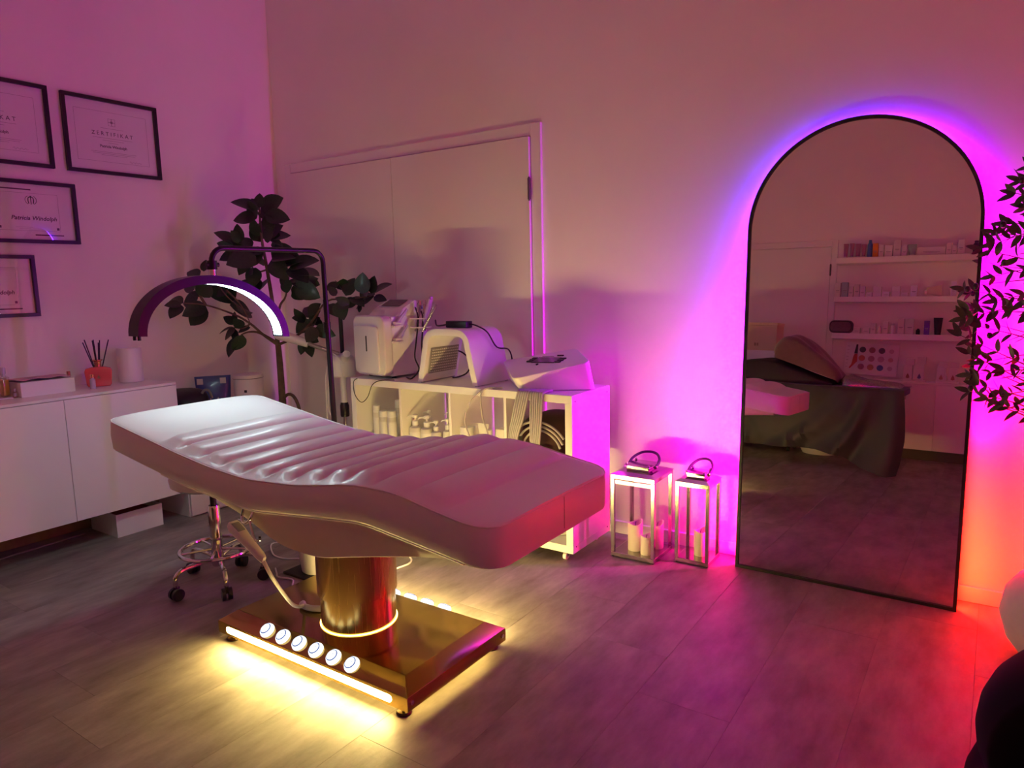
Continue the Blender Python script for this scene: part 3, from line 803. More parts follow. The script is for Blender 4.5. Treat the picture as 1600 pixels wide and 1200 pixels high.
def bottle(x, y, r, h, cap, label, group, kind='flat', z=None):
    z = ZS if z is None else z
    nm = {'flat': 'lotion_bottle', 'pump': 'pump_bottle', 'jar': 'cream_jar'}[kind]
    e = empty(nm, (x, y, z), label, 'bottle' if kind != 'jar' else 'jar', 0, group)
    if kind == 'flat':
        b = B(); lathe(b, [(r*.93, 0), (r, .003), (r, h*.80), (r*.93, h*.815)], 24, (x, y, z)); part('bottle_body', b, FROST, e)
        b = B(); lathe(b, [(r*.95, h*.8155), (r*.95, h*.99), (r*.88, h)], 24, (x, y, z)); part('cap', b, CAPW, e)
        b = B(); lathe(b, [(r*1.01, h*.16), (r*1.01, h*.68)], 24, (x, y, z)); part('label', b, LBL, e)
    elif kind == 'jar':
        b = B(); lathe(b, [(r*.93, 0), (r, .003), (r, h*.6), (r*.96, h*.63)], 24, (x, y, z)); part('jar_body', b, FROST, e)
        b = B(); lathe(b, [(r*1.03, h*.64), (r*1.03, h*.97), (r*.97, h)], 24, (x, y, z)); part('lid', b, CAPW, e)
    else:
        b = B(); lathe(b, [(r*.93, 0), (r, .003), (r, h*.55), (r*.9, h*.62), (r*.45, h*.66), (r*.42, h*.69)], 24, (x, y, z)); part('bottle_body', b, FROST, e)
        b = B(); lathe(b, [(r*1.01, h*.10), (r*1.01, h*.50)], 24, (x, y, z)); part('label', b, LBL, e)
        b = B(); lathe(b, [(r*.50, h*.691), (r*.50, h*.80), (r*.36, h*.82), (r*.14, h*.83), (r*.14, h*.90), (r*.42, h*.905), (r*.45, h*.97), (r*.3, h)], 18, (x, y, z))
        tube(b, [(x, y, z+h*.945), (x-r*.5, y-r*.3, z+h*.945), (x-r*.95, y-r*.5, z+h*.93), (x-r*1.05, y-r*.55, z+h*.89)], r*.13, 6, 3)
        part('pump', b, CAPW, e)
    return e
g1 = 'tall bottles in the first shelf cell'
bottle(-2.945, -.430, .024, .215, 1, 'tall white lotion bottle, leftmost in the cube shelf', g1)
bottle(-2.862, -.335, .022, .238, 1, 'tallest white lotion bottle, behind the others in the first cell', g1)
bottle(-2.883, -.440, .027, .190, 1, 'white lotion bottle in the middle of the first cell', g1)
bottle(-2.818, -.440, .028, .195, 1, 'white lotion bottle nearest the first divider', g1)
g2 = 'pump bottles in the second shelf cell'
bottle(-2.640, -.320, .030, .195, 1, 'white pump bottle at the back of the second cell', g2, 'pump')
bottle(-2.640, -.440, .037, .190, 1, 'wide white pump bottle, first in the second cell', g2, 'pump')
bottle(-2.556, -.440, .037, .190, 1, 'wide white pump bottle in the middle of the second cell', g2, 'pump')
bottle(-2.485, -.445, .030, .170, 1, 'shortest pump bottle in the second cell', g2, 'pump')
bottle(-2.470, -.330, .030, .205, 1, 'tall slim pump bottle behind the short one', g2, 'pump')
bottle(-2.418, -.430, .026, .185, 1, 'pump bottle beside the second divider', g2, 'pump')
g3 = 'jars in the third shelf cell'
bottle(-2.278, -.440, .036, .155, 1, 'white cream jar, first in the third cell', g3, 'jar')
bottle(-2.285, -.350, .028, .150, 1, 'small white jar at the back of the third cell', g3, 'jar')
bottle(-2.140, -.430, .018, .150, 1, 'slim white bottle alone in the third cell', g3, 'flat')
e = empty('cream_tube', (-2.205, -.39, ZS), 'white squeeze tube standing in the third cell', 'tube')
t = B(); rows = []
for i in range(6):
    f = i/5
    rows.append([t.verts.new((-2.205+(.022+.016*f)*math.cos(2*PI*k/16), -.39+(.022*(1-f)+.002)*math.sin(2*PI*k/16), ZS+.025+.145*f)) for k in range(16)])
for a, c in zip(rows, rows[1:]):
    for k in range(16): t.faces.new((a[k], a[(k+1) % 16], c[(k+1) % 16], c[k]))
t.faces.new(rows[0][::-1]); t.faces.new(rows[-1]); part('tube_body', t, LBL, e, ang=60)
b = B(); lathe(b, [(.021, 0), (.021, .0248)], 16, (-2.205, -.39, ZS)); part('cap', b, CAPW, e)
e = empty('product_box', (-2.045, -.42, ZS), 'white product box beside the bag of cables', 'box')
b = B(); box(b, -2.072, -2.020, -.465, -.405, ZS, ZS+.10, .001, 1); part('lower_carton', b, LBL, e, smooth=False)
b = B(); box(b, -2.072, -2.020, -.465, -.405, ZS+.1005, ZS+.168, .001, 1); part('upper_carton', b, LBL, e, smooth=False)
# bag with cables in the last cell
DRED = mat('dark_red_fabric', (.06, .012, .012), .7, var=.3, bump=.3, bscale=50)
e = empty('cable_bag', (-1.81, -.30, ZS), 'dark red bag stuffed with grey cables in the last shelf cell', 'bag')
b = B(); blob(b, (-1.815, -.295, ZS+.125), (.150, .155, .125), 9, .05, 32, 20, .62); part('body', b, DRED, e)
CABG = mat('cable_grey', (.52, .48, .46), .45, var=.05)
for k in range(5):
    rr = .085+.012*k
    pts = [(-1.80+rr*1.25*math.cos(R(a)), -.462-.006*k-.01*math.sin(R(a*2)), ZS+.10+rr*math.sin(R(a))) for a in range(5+6*k, 176-4*k, 17)]
    if k % 2 == 0:
        b = B(); tube(b, pts, .006, 8, 3); part('cable', b, CABG, e)
b = B(); tube(b, [(-1.95, -.47, ZS+.02), (-1.96, -.485, ZS+.10), (-1.93, -.48, ZS+.13), (-1.905, -.49, ZS+.06), (-1.89, -.485, ZS+.02)], .005, 8); part('cable', b, CABG, e)
b = B(); tube(b, [(-1.84, -.48, ZS+.03), (-1.80, -.49, ZS+.09), (-1.74, -.485, ZS+.08), (-1.70, -.48, ZS+.02)], .006, 8); part('cable', b, CABG, e)
for k, (cx, cz, r_) in enumerate(((-1.715, .045, .026), (-1.685, .028, .018), (-1.70, .075, .014))):
    b = B(); cyl(b, (cx, -.485, ZS+cz), (cx+.01, -.462, ZS+cz+.004), r_, 14, r_*.7); part('electrode_cup', b, mat('clear_grey', (.30, .27, .27), .2, coat=.5, var=.1), e)
# something grey at the bottom right cell
e = empty('cable_coil', (-1.80, -.30, KZ+o_), 'coil of grey hose in the bottom cell of the cube shelf', 'hose')
for k in range(4):
    b = B(); z = KZ+o_+.013+.0235*k; rr = .105+.01*(k % 2)
    tube(b, [(-1.80+rr*math.cos(2*PI*i/28), -.315+rr*math.sin(2*PI*i/28), z) for i in range(28)], .0115, 8, 0, closed=True); part('loop', b, mat('hose_grey', (.55, .53, .50), .4, var=.05), e)
# ================================================================ machines on the shelf
ZK = KZ + KH + .0005
# hydro facial machine
mx = empty('facial_machine', (-2.925, -.30, ZK), 'white boxy facial machine with slanted screen on the cube shelf', 'beauty machine', R(-9))
MXm = Matrix.Translation((-2.925, -.30, ZK)) @ Matrix.Rotation(R(-9), 4, 'Z')
def mpart(name, bm, m, **k):
    bmesh.ops.transform(bm, matrix=MXm, verts=bm.verts)
    return part(name, bm, m, mx, **k)
b = B(); prism(b, rrect(-.148, .148, .018, .358, .045, 6), -.165, -.105, 'xz', .010, 3)
fp = mpart('front_shell', b, WPLA, ang=40)
b = B(); prism(b, rrect(-.126, .104, .030, .300, .026, 6), -.178, -.1655, 'xz', .006, 2); dr = mpart('front_door', b, WPLA, ang=40)
b = B(); prism(b, rrect(-.010, .000, .155, .245, .0049, 4), -.1795, -.1775, 'xz'); bmesh.ops.transform(b, matrix=MXm, verts=b.verts); part('slot', b, BLACK, dr, smooth=False)
b = B(); prism(b, [(-.104, .012), (.165, .012), (.165, .24), (.06, .352), (-.104, .352)], -.140, .140, 'yz', .012, 2)
bd = mpart('body', b, WPLA, ang=40)
# slanted screen block on top
b = B(); prism(b, [(-.075, .350), (.10, .350), (.10, .430), (.075, .440), (-.02, .392)], -.128, .135, 'yz', .006, 2)
sb = mpart('screen_head', b, WPLA, ang=40)
sa = math.atan2(.440-.350, .150)
b = B(); Ms = MXm @ Matrix.Translation((0, .0, .4005)) @ Matrix.Rotation(math.atan2(.048, .095), 4, 'X')
box(b, -.085, .085, .0, .075, .006, .0085, .001, 1, Ms); part('screen', b, mat('screen_dark', (.10, .06, .06), .15, var=.1), sb, smooth=False)
for fx in (-.11, .11):
    for fy in (-.08, .13):
        b = B(); lathe(b, [(.014, 0), (.014, .014)], 12, (fx, fy, 0)); mpart('foot', b, BLACK)
# handpiece holders on its right side
for zz in (.215, .305):
    b = B(); box(b, .140, .180, -.115, -.05, zz-.012, zz, .003, 1); box(b, .150, .175, -.105, -.062, zz, zz+.018, .004, 1); h_ = mpart('holder', b, WPLA)
    b = B(); cyl(b, MXm @ Vector((.163, -.085, zz+.01)), MXm @ Vector((.166, -.01, zz+.085)), .010, 12, .007); part('handpiece', b, LAV, h_)
b = B()
tray = rrect(.142, .235, .02, .115, .02, 4)
t_ = bmesh.new(); merge(b, t_)
for zz in (.285, .335):
    tube(b, [(x_, y_, zz) for x_, y_ in tray], .0035, 6, 0, closed=True)
mpart('wire_rack', b, WPLA)
for k, (hx, hy, a, L) in enumerate(((.165, .045, .15, .15), (.190, .065, .35, .16), (.205, .09, -.2, .15), (.175, .10, .25, .17), (.22, .05, .65, .13))):
    b = B(); p0 = MXm @ Vector((hx, hy, .262)); p1 = MXm @ Vector((hx+a*L, hy+.02, .262+L))
    cyl(b, p0, p1, .008, 12, .013); cyl(b, p1, p1+(p1-p0).normalized()*.025, .015, 12, .010)
    part('handpiece', b, LAV if k % 2 else CHROME, mx)
b = B(); tube(b, [MXm @ Vector(p) for p in ((.10, .10, .40), (.16, .06, .385), (.20, .04, .33), (.185, .03, .20), (.23, -.02, .12), (.30, -.05, .06), (.27, -.08, .01), (.20, -.06, .008))], .0045, 8); part('cable', b, BLACK, mx)
b = B(); tube(b, [MXm @ Vector(p) for p in ((.08, .11, .40), (.17, .09, .37), (.215, .06, .30), (.21, .05, .16), (.24, .05, .02))], .0045, 8); part('cable', b, BLACK, mx)
b = B(); box(b, .075, .125, .1015, .145, .385, .425, .003, 1); mpart('blue_plug', b, mat('plug_blue', (.03, .05, .30), .4, var=.1), label='blue connector block')
b = B(); tube(b, [(-3.015, -.505, ZK-.0), (-3.035, -.515, ZK-.02), (-3.035, -.512, ZK-.09), (-2.985, -.512, ZK-.135), (-2.93, -.512, ZK-.10), (-2.89, -.512, ZK-.03), (-2.83, -.508, ZK-.001), (-2.74, -.488, ZK+.005)], .0024, 6); part('cable', b, BLACK, mx)
# arched LED light dome
dm = empty('led_dome', (-2.37, -.31, ZK), 'white arched LED light therapy dome between the two machines', 'beauty machine')
def dome_outline(inset):
    P = [(-.205+inset, 0), (-.160+inset*.8, .200-inset*.2)]
    for k in range(1, 8):
        a = PI - k*PI/2/8; P.append((-.080+.078*math.cos(a)+inset*.7, .205+.082*math.sin(a)-inset*.8))
    P.append((-.07, .290-inset)); P.append((.07, .290-inset))
    for k in range(1, 8):
        a = PI/2 - k*PI/2/8; P.append((.080+.078*math.cos(a)-inset*.7, .205+.082*math.sin(a)-inset*.8))
    P += [(.160-inset*.8, .200-inset*.2), (.205-inset, 0)]
    return P
po = dome_outline(0)
def inset_line(P, d):
    out_ = []
    for k in range(len(P)):
        a = Vector(P[max(k-1, 0)]); c = Vector(P[min(k+1, len(P)-1)]); t_ = (c-a).normalized()
        out_.append((P[k][0]+t_.y*d, P[k][1]-t_.x*d))
    out_[0] = (out_[0][0], 0); out_[-1] = (out_[-1][0], 0)
    return out_
pi_ = inset_line(po, .036)
t = B(); Y0, Y1 = -.475, -.175
def ofs(y): return -2.375
V = {}
for nm, L, y in (('of', po, Y0), ('if', pi_, Y0), ('ob', po, Y1), ('ib', pi_, Y1)):
    V[nm] = [t.verts.new((-2.375+px, y, ZK+.004+pz)) for px, pz in L]
n = len(po)
for k in range(n-1):
    t.faces.new((V['of'][k], V['of'][k+1], V['if'][k+1], V['if'][k])); t.faces.new((V['ob'][k], V['ib'][k], V['ib'][k+1], V['ob'][k+1]))
    t.faces.new((V['of'][k], V['ob'][k], V['ob'][k+1], V['of'][k+1])); t.faces.new((V['if'][k], V['if'][k+1], V['ib'][k+1], V['ib'][k]))
for k in (0, n-1): t.faces.new((V['of'][k], V['if'][k], V['ib'][k], V['ob'][k]))
bmesh.ops.recalc_face_normals(t, faces=t.faces)
ed = [e_ for e_ in t.edges if len(e_.link_faces) == 2 and e_.calc_face_angle() > 1.2]
bmesh.ops.bevel(t, geom=ed, offset=.004, segments=2, profile=.5, affect='EDGES')
part('arch_shell', t, WPLA, dm, ang=40)
# LED panel on the inner left face
p0 = Vector((-2.375-.205+.040, 0, ZK+.004)); p1 = Vector((-2.375-.160+.032, 0, ZK+.196)); dv = (p1-p0); L_ = dv.length; dv.normalize(); nv = Vector((dv.z, 0, -dv.x))
Mx = Matrix(((dv.x, 0, nv.x, p0.x), (0, 1, 0, 0), (dv.z, 0, nv.z, p0.z), (0, 0, 0, 1)))
b = B(); box(b, .045, L_-.008, Y0+.03, Y1-.03, .0005, .006, .001, 1, Mx); pn = part('led_panel', b, mat('led_panel', (.33, .30, .27), .4, var=.1), dm, smooth=False)
b = B()
for i in range(9):
    for j in range(14):
        c = Mx @ Vector((.055+i*(L_-.075)/8, Y0+.045+j*(Y1-Y0-.09)/13, .0075)); t2 = bmesh.new(); bmesh.ops.create_cube(t2, size=.0065); merge(b, t2, Matrix.Translation(c))
lo = part('led_bead', b, mat('led_bead', (.75, .72, .65), .2, var=.05), pn, smooth=False); lo['kind'] = 'stuff'
for px in (-.185, .185):
    for y in (Y0+.02, Y1-.02):
        b = B(); lathe(b, [(.012, 0), (.012, .006)], 12, (-2.375+px, y, ZK)); part('foot', b, mat('foot_blue', (.20, .24, .36), .5, var=.05), dm)
# power adapter lying on the dome
pa = empty('power_adapter', (-2.37, -.36, ZK+.295), 'black power adapter lying on top of the LED dome', 'power adapter')
b = B(); box(b, -2.44, -2.30, -.39, -.335, ZK+.2945, ZK+.330, .004, 2, None); part('brick', b, BLACK, pa)
b = B(); tube(b, [(-2.44, -.362, ZK+.312), (-2.50, -.35, ZK+.303), (-2.57, -.31, ZK+.300), (-2.62, -.26, ZK+.325)], .0045, 8); part('cable', b, BLACK, pa)
b = B(); tube(b, [(-2.30, -.362, ZK+.315), (-2.26, -.35, ZK+.305), (-2.215, -.32, ZK+.270), (-2.185, -.28, ZK+.19), (-2.165, -.20, ZK+.17), (-2.165, -.165, ZK+.10), (-2.185, -.150, ZK+.008)], .0040, 8); part('cable', b, BLACK, pa)
b = B(); tube(b, [(-2.51, -.20, ZK+.15), (-2.48, -.19, ZK+.135), (-2.43, -.19, ZK+.09), (-2.45, -.20, ZK+.03), (-2.49, -.23, ZK+.006), (-2.50, -.27, ZK+.006)], .0045, 8); 
tag(fin('power_cord', b, BLACK), 'black cord looping on the shelf top under the dome', 'cord')  # a power cord, not an extension lead
# wedge console
wc = empty('electrotherapy_console', (-1.87, -.30, ZK), 'white wedge-shaped console with small screen at the shelf end', 'beauty machine')
topv = [(-1.920, -.525, .064), (-1.605, -.315, .142), (-1.800, -.105, .182), (-2.180, -.235, .112)]
botv = [(-1.900, -.490, .002), (-1.585, -.290, .002), (-1.770, -.118, .002), (-2.145, -.215, .002)]
t = B(); A = [t.verts.new((x_, y_, ZK+z_)) for x_, y_, z_ in botv]; C = [t.verts.new((x_, y_, ZK+z_)) for x_, y_, z_ in topv]
t.faces.new(A[::-1]); t.faces.new(C)
for k in range(4): t.faces.new((A[k], A[(k+1) % 4], C[(k+1) % 4], C[k]))
bmesh.ops.recalc_face_normals(t, faces=t.faces)
vert_e = [e_ for e_ in t.edges if (e_.verts[0] in A) != (e_.verts[1] in A)]
bmesh.ops.bevel(t, geom=vert_e, offset=.035, segments=5, profile=.5, affect='EDGES')
ed = [e_ for e_ in t.edges if len(e_.link_faces) == 2 and e_.calc_face_angle() > .9]
bmesh.ops.bevel(t, geom=ed, offset=.006, segments=3, profile=.5, affect='EDGES')
cb = part('housing', t, WPLA, wc, ang=40)
N_, R_, B_, L_4 = [Vector((x_, y_, ZK+z_)) for x_, y_, z_ in topv]
def on_top(s, t_, lift=.0):
    """s from the left corner to the right, t from the near corner to the back, bilinear on the lid"""
    p = (L_4*(1-s)+N_*s)*(1-t_) + (B_*(1-s)+R_*s)*t_
    return p
ux = (R_-L_4).normalized(); nrm = (R_-N_).cross(B_-N_).normalized()
if nrm.z < 0: nrm = -nrm
vy = nrm.cross(ux).normalized(); cen = (N_+R_+B_+L_4)/4
Mt = Matrix((( ux.x, vy.x, nrm.x, cen.x), (ux.y, vy.y, nrm.y, cen.y), (ux.z, vy.z, nrm.z, cen.z), (0, 0, 0, 1)))
for k in range(40):
    Mt_try = Mt @ Matrix.Translation((0, 0, .0))
    break
off = max((Mt.inverted() @ p).z for p in (N_, R_, B_, L_4))
Mt = Mt @ Matrix.Translation((0, 0, off))
b = B(); box(b, -.085, .065, -.012, .060, -.004, .0015, .001, 1, Mt); part('screen', b, mat('lcd', (.09, .06, .07), .2, var=.1), cb, smooth=False)
for s in (-1, 1):
    for k in range(3):
        cx = (-.103 if s < 0 else .083); b = B(); box(b, cx-.017, cx+.017, -.006+.023*k, .008+.023*k, -.004, .003, .001, 1, Mt); part('key', b, BLACK, cb, smooth=False)
b = B(); box(b, .015, .055, .085, .093, -.004, .003, .001, 1, Mt); part('key', b, BLACK, cb, smooth=False)
b = B(); cyl(b, Mt @ Vector((-.02, -.04, -.004)), Mt @ Vector((-.02, -.04, .003)), .007, 12); part('key', b, BLACK, cb)
b = B(); box(b, -.075, .0, .074, .078, -.002, .0014, M=Mt); part('print', b, GREYP, cb, smooth=False)
# its ribbon cables hanging over the shelf edge
for k, (x0, x1, x2, zl) in enumerate(((-1.865, -1.895, -1.925, .36), (-1.785, -1.79, -1.80, .40))):
    w_ = .031
    wires = 6
    root_ = None
    for j in range(wires):
        dx = -w_+2*w_*j/(wires-1)
        b = B(); tube(b, [(x0+dx, -.43, ZK+.006), (x0+dx, -.500, ZK+.007), (x0+dx-.002, -.520, ZK-.012), (x1+dx*.95, -.527, ZK-.13), (x2+dx*.75, -.522, ZK-zl*.62), (x2+dx*.4-.01, -.515, ZK-zl)], .0055, 6, 5)
        part('ribbon_wire', b, mat('ribbon_grey', (.48, .45, .46), .5, var=.04), wc)
b = B(); tube(b, [(-2.03, -.46, ZK+.006), (-2.10, -.500, ZK+.004), (-2.13, -.520, ZK-.02), (-2.19, -.527, ZK-.08), (-2.22, -.527, ZK-.16), (-2.20, -.527, ZK-.235), (-2.16, -.527, ZK-.30)], .0045, 8)
part('cable', b, CABG, wc)
b = B(); tube(b, [(-2.02, -.47, ZK+.006), (-2.09, -.503, ZK+.004), (-2.118, -.522, ZK-.03), (-2.105, -.529, ZK-.14), (-2.075, -.529, ZK-.22), (-2.065, -.529, ZK-.32)], .0040, 8)
part('cable', b, CABG, wc)

# ================================================================ half-moon lamp on a bent pole
lp = empty('half_moon_lamp', (-2.72, -.95, 0), 'dark half-moon LED lamp on bent pole over the bed head', 'lamp')
b = B(); lathe(b, [(.115, 0), (.12, .006), (.115, .022), (.03, .028), (.022, .05)], 40, (-2.72, -.95, 0)); part('base', b, BLKM, lp)
b = B(); tube(b, [(-2.72, -.95, .03), (-2.722, -.95, .6), (-2.728, -.95, 1.0), (-2.733, -.95, 1.28)], .0135, 14, 4); cyl(b, (-2.733, -.95, 1.12), (-2.733, -.95, 1.17), .0175, 16)
part('pole', b, BLKM, lp)
ha = Vector((-2.735, -1.55, 0))
b = B()
arc_pts = [(-2.733, -.95, 1.27), (-2.734, -.952, 1.46)]
for k in range(1, 7): a = R(90*k/6); arc_pts.append((-2.734, -.952-.055*(1-math.cos(a)), 1.46+.055*math.sin(a)))
arc_pts += [(-2.735, -1.2, 1.515), (-2.735, -1.49, 1.515)]
for k in range(1, 7): a = R(90*k/6); arc_pts.append((-2.735, -1.49-.06*math.sin(a), 1.455+.06*math.cos(a)))
tube(b, arc_pts, .0115, 14, 0); part('arm', b, BLKM, lp)
b = B(); cyl(b, (-2.735, -1.55, 1.425), (-2.735, -1.55, 1.462), .021, 18); cyl(b, (-2.735, -1.575, 1.445), (-2.735, -1.52, 1.445), .010, 12); part('joint', b, BLKM, lp)
b = B(); cyl(b, (-2.735, -1.55, 1.398), (-2.735, -1.55, 1.428), .016, 18); part('connector', b, CHROME, lp, label='short chrome connector')
T = Vector((0, .9972, -.074)); Nn = Vector((1, 0, 0))   # chord direction, band direction
cen = Vector((-2.745, -1.55, 1.40))
CH, SG = .352, .256
def arcp(a, rad):  # a in 0..pi, rad offset inward
    return cen + T*((CH-rad)*math.cos(a)) + Vector((0, 0, (SG-rad)*math.sin(a)-SG))
n = 48; hwid = .036; th = .026; lip = .036
def sweep(sect, a0, a1):
    t = bmesh.new(); rows = []
    for k in range(n+1):
        a = PI*(a0+(a1-a0)*k/n)
        rows.append([t.verts.new(arcp(a, r_)+Nn*w_) for w_, r_ in sect])
    m_ = len(sect)
    for a, c in zip(rows, rows[1:]):
        for k in range(m_): t.faces.new((a[k], a[(k+1) % m_], c[(k+1) % m_], c[k]))
    t.faces.new(rows[0]); t.faces.new(rows[-1][::-1]); bmesh.ops.recalc_face_normals(t, faces=t.faces)
    return t
t = sweep([(-hwid, 0), (hwid, 0), (hwid, lip), (hwid-.007, lip), (hwid-.007, th), (-hwid+.007, th), (-hwid+.007, lip), (-hwid, lip)], 0, 1)
sh = part('arc_housing', t, BLKM, lp, ang=40)
t = sweep([(-hwid+.0075, th+.0005), (hwid-.0075, th+.0005), (hwid-.0075, th+.009), (-hwid+.0075, th+.009)], .012, .988)
part('diffuser', t, emis('arc_light', C_ARC, E_ARC), lp, smooth=False, label='glowing cool white strip')
for s in (-.016, .016):
    b = B(); p = arcp(PI, th/2)+Nn*s; cyl(b, p, p+Vector((0, 0, -.016)), .007, 12); part('button', b, BLACK, sh)

# ================================================================ facial steamer in the corner
st = empty('facial_steamer', (-3.36, -.30, 0), 'white facial steamer on stand between tree and cube shelf', 'steamer')
b = B(); lathe(b, [(.17, .03), (.175, .04), (.16, .065), (.04, .08), (.02, .10)], 32, (-3.36, -.30, 0)); part('base', b, WPLA, st)
for k in range(5):
    a = 2*PI*k/5; b = B(); cx, cy = -3.36+.15*math.cos(a), -.30+.15*math.sin(a); cyl(b, (cx-.01, cy, .016), (cx+.01, cy, .016), .016, 14); part('wheel', b, BLACK, st)
b = B(); cyl(b, (-3.36, -.30, .09), (-3.36, -.30, .55), .013, 14); part('lower_tube', b, CHROME, st)
b = B(); lathe(b, [(.026, .53), (.028, .54), (.028, .60), (.022, .62)], 18, (-3.36, -.30, 0)); part('clamp', b, BLACK, st)
b = B(); cyl(b, (-3.36, -.30, .61), (-3.36, -.30, .80), .020, 18); part('upper_tube', b, WPLA, st)
b = B(); lathe(b, [(.07, .785), (.082, .795), (.084, .87), (.072, .905), (.045, .925), (0, .930)], 32, (-3.36, -.30, 0)); part('head', b, WPLA, st)
b = B(); cyl(b, (-3.375, -.28, .92), (-3.375, -.28, 1.225), .013, 12); part('rear_tube', b, BLACK, st)
b = B(); cyl(b, (-3.30, -.33, .91), (-3.25, -.36, .935), .03, 18, .022); part('water_cap', b, WPLA, st)
b = B(); tube(b, [(-3.345, -.335, .93), (-3.42, -.40, .965), (-3.50, -.47, 1.01)], .013, 12, 4); part('arm', b, mat('arm_grey', (.40, .35, .33), .3, metal=.5, var=.05), st)
b = B(); cyl(b, (-3.48, -.455, 1.00), (-3.60, -.555, 1.055), .026, 20, .032); cyl(b, (-3.60, -.555, 1.055), (-3.625, -.577, 1.066), .034, 20, .030); nz = part('nozzle', b, mat('frosted_nozzle', (.78, .74, .74), .25, coat=.3, var=.04), st)
b = B(); tube(b, [(-3.39, -.36, .93), (-3.43, -.375, .80), (-3.44, -.375, .62), (-3.445, -.37, .45), (-3.43, -.37, .30)], .004, 6); part('cable', b, WPLA, st)
b = B(); tube(b, [(-3.40, -.355, .92), (-3.415, -.37, .75), (-3.425, -.375, .60), (-3.40, -.37, .52), (-3.39, -.36, .50)], .004, 6); part('cable', b, WPLA, st)
b = B(); tube(b, [(-3.44, -.41, .975), (-3.37, -.40, .955), (-3.29, -.395, .915), (-3.27, -.39, .85), (-3.275, -.38, .79)], .004, 6); part('cable', b, WPLA, st)

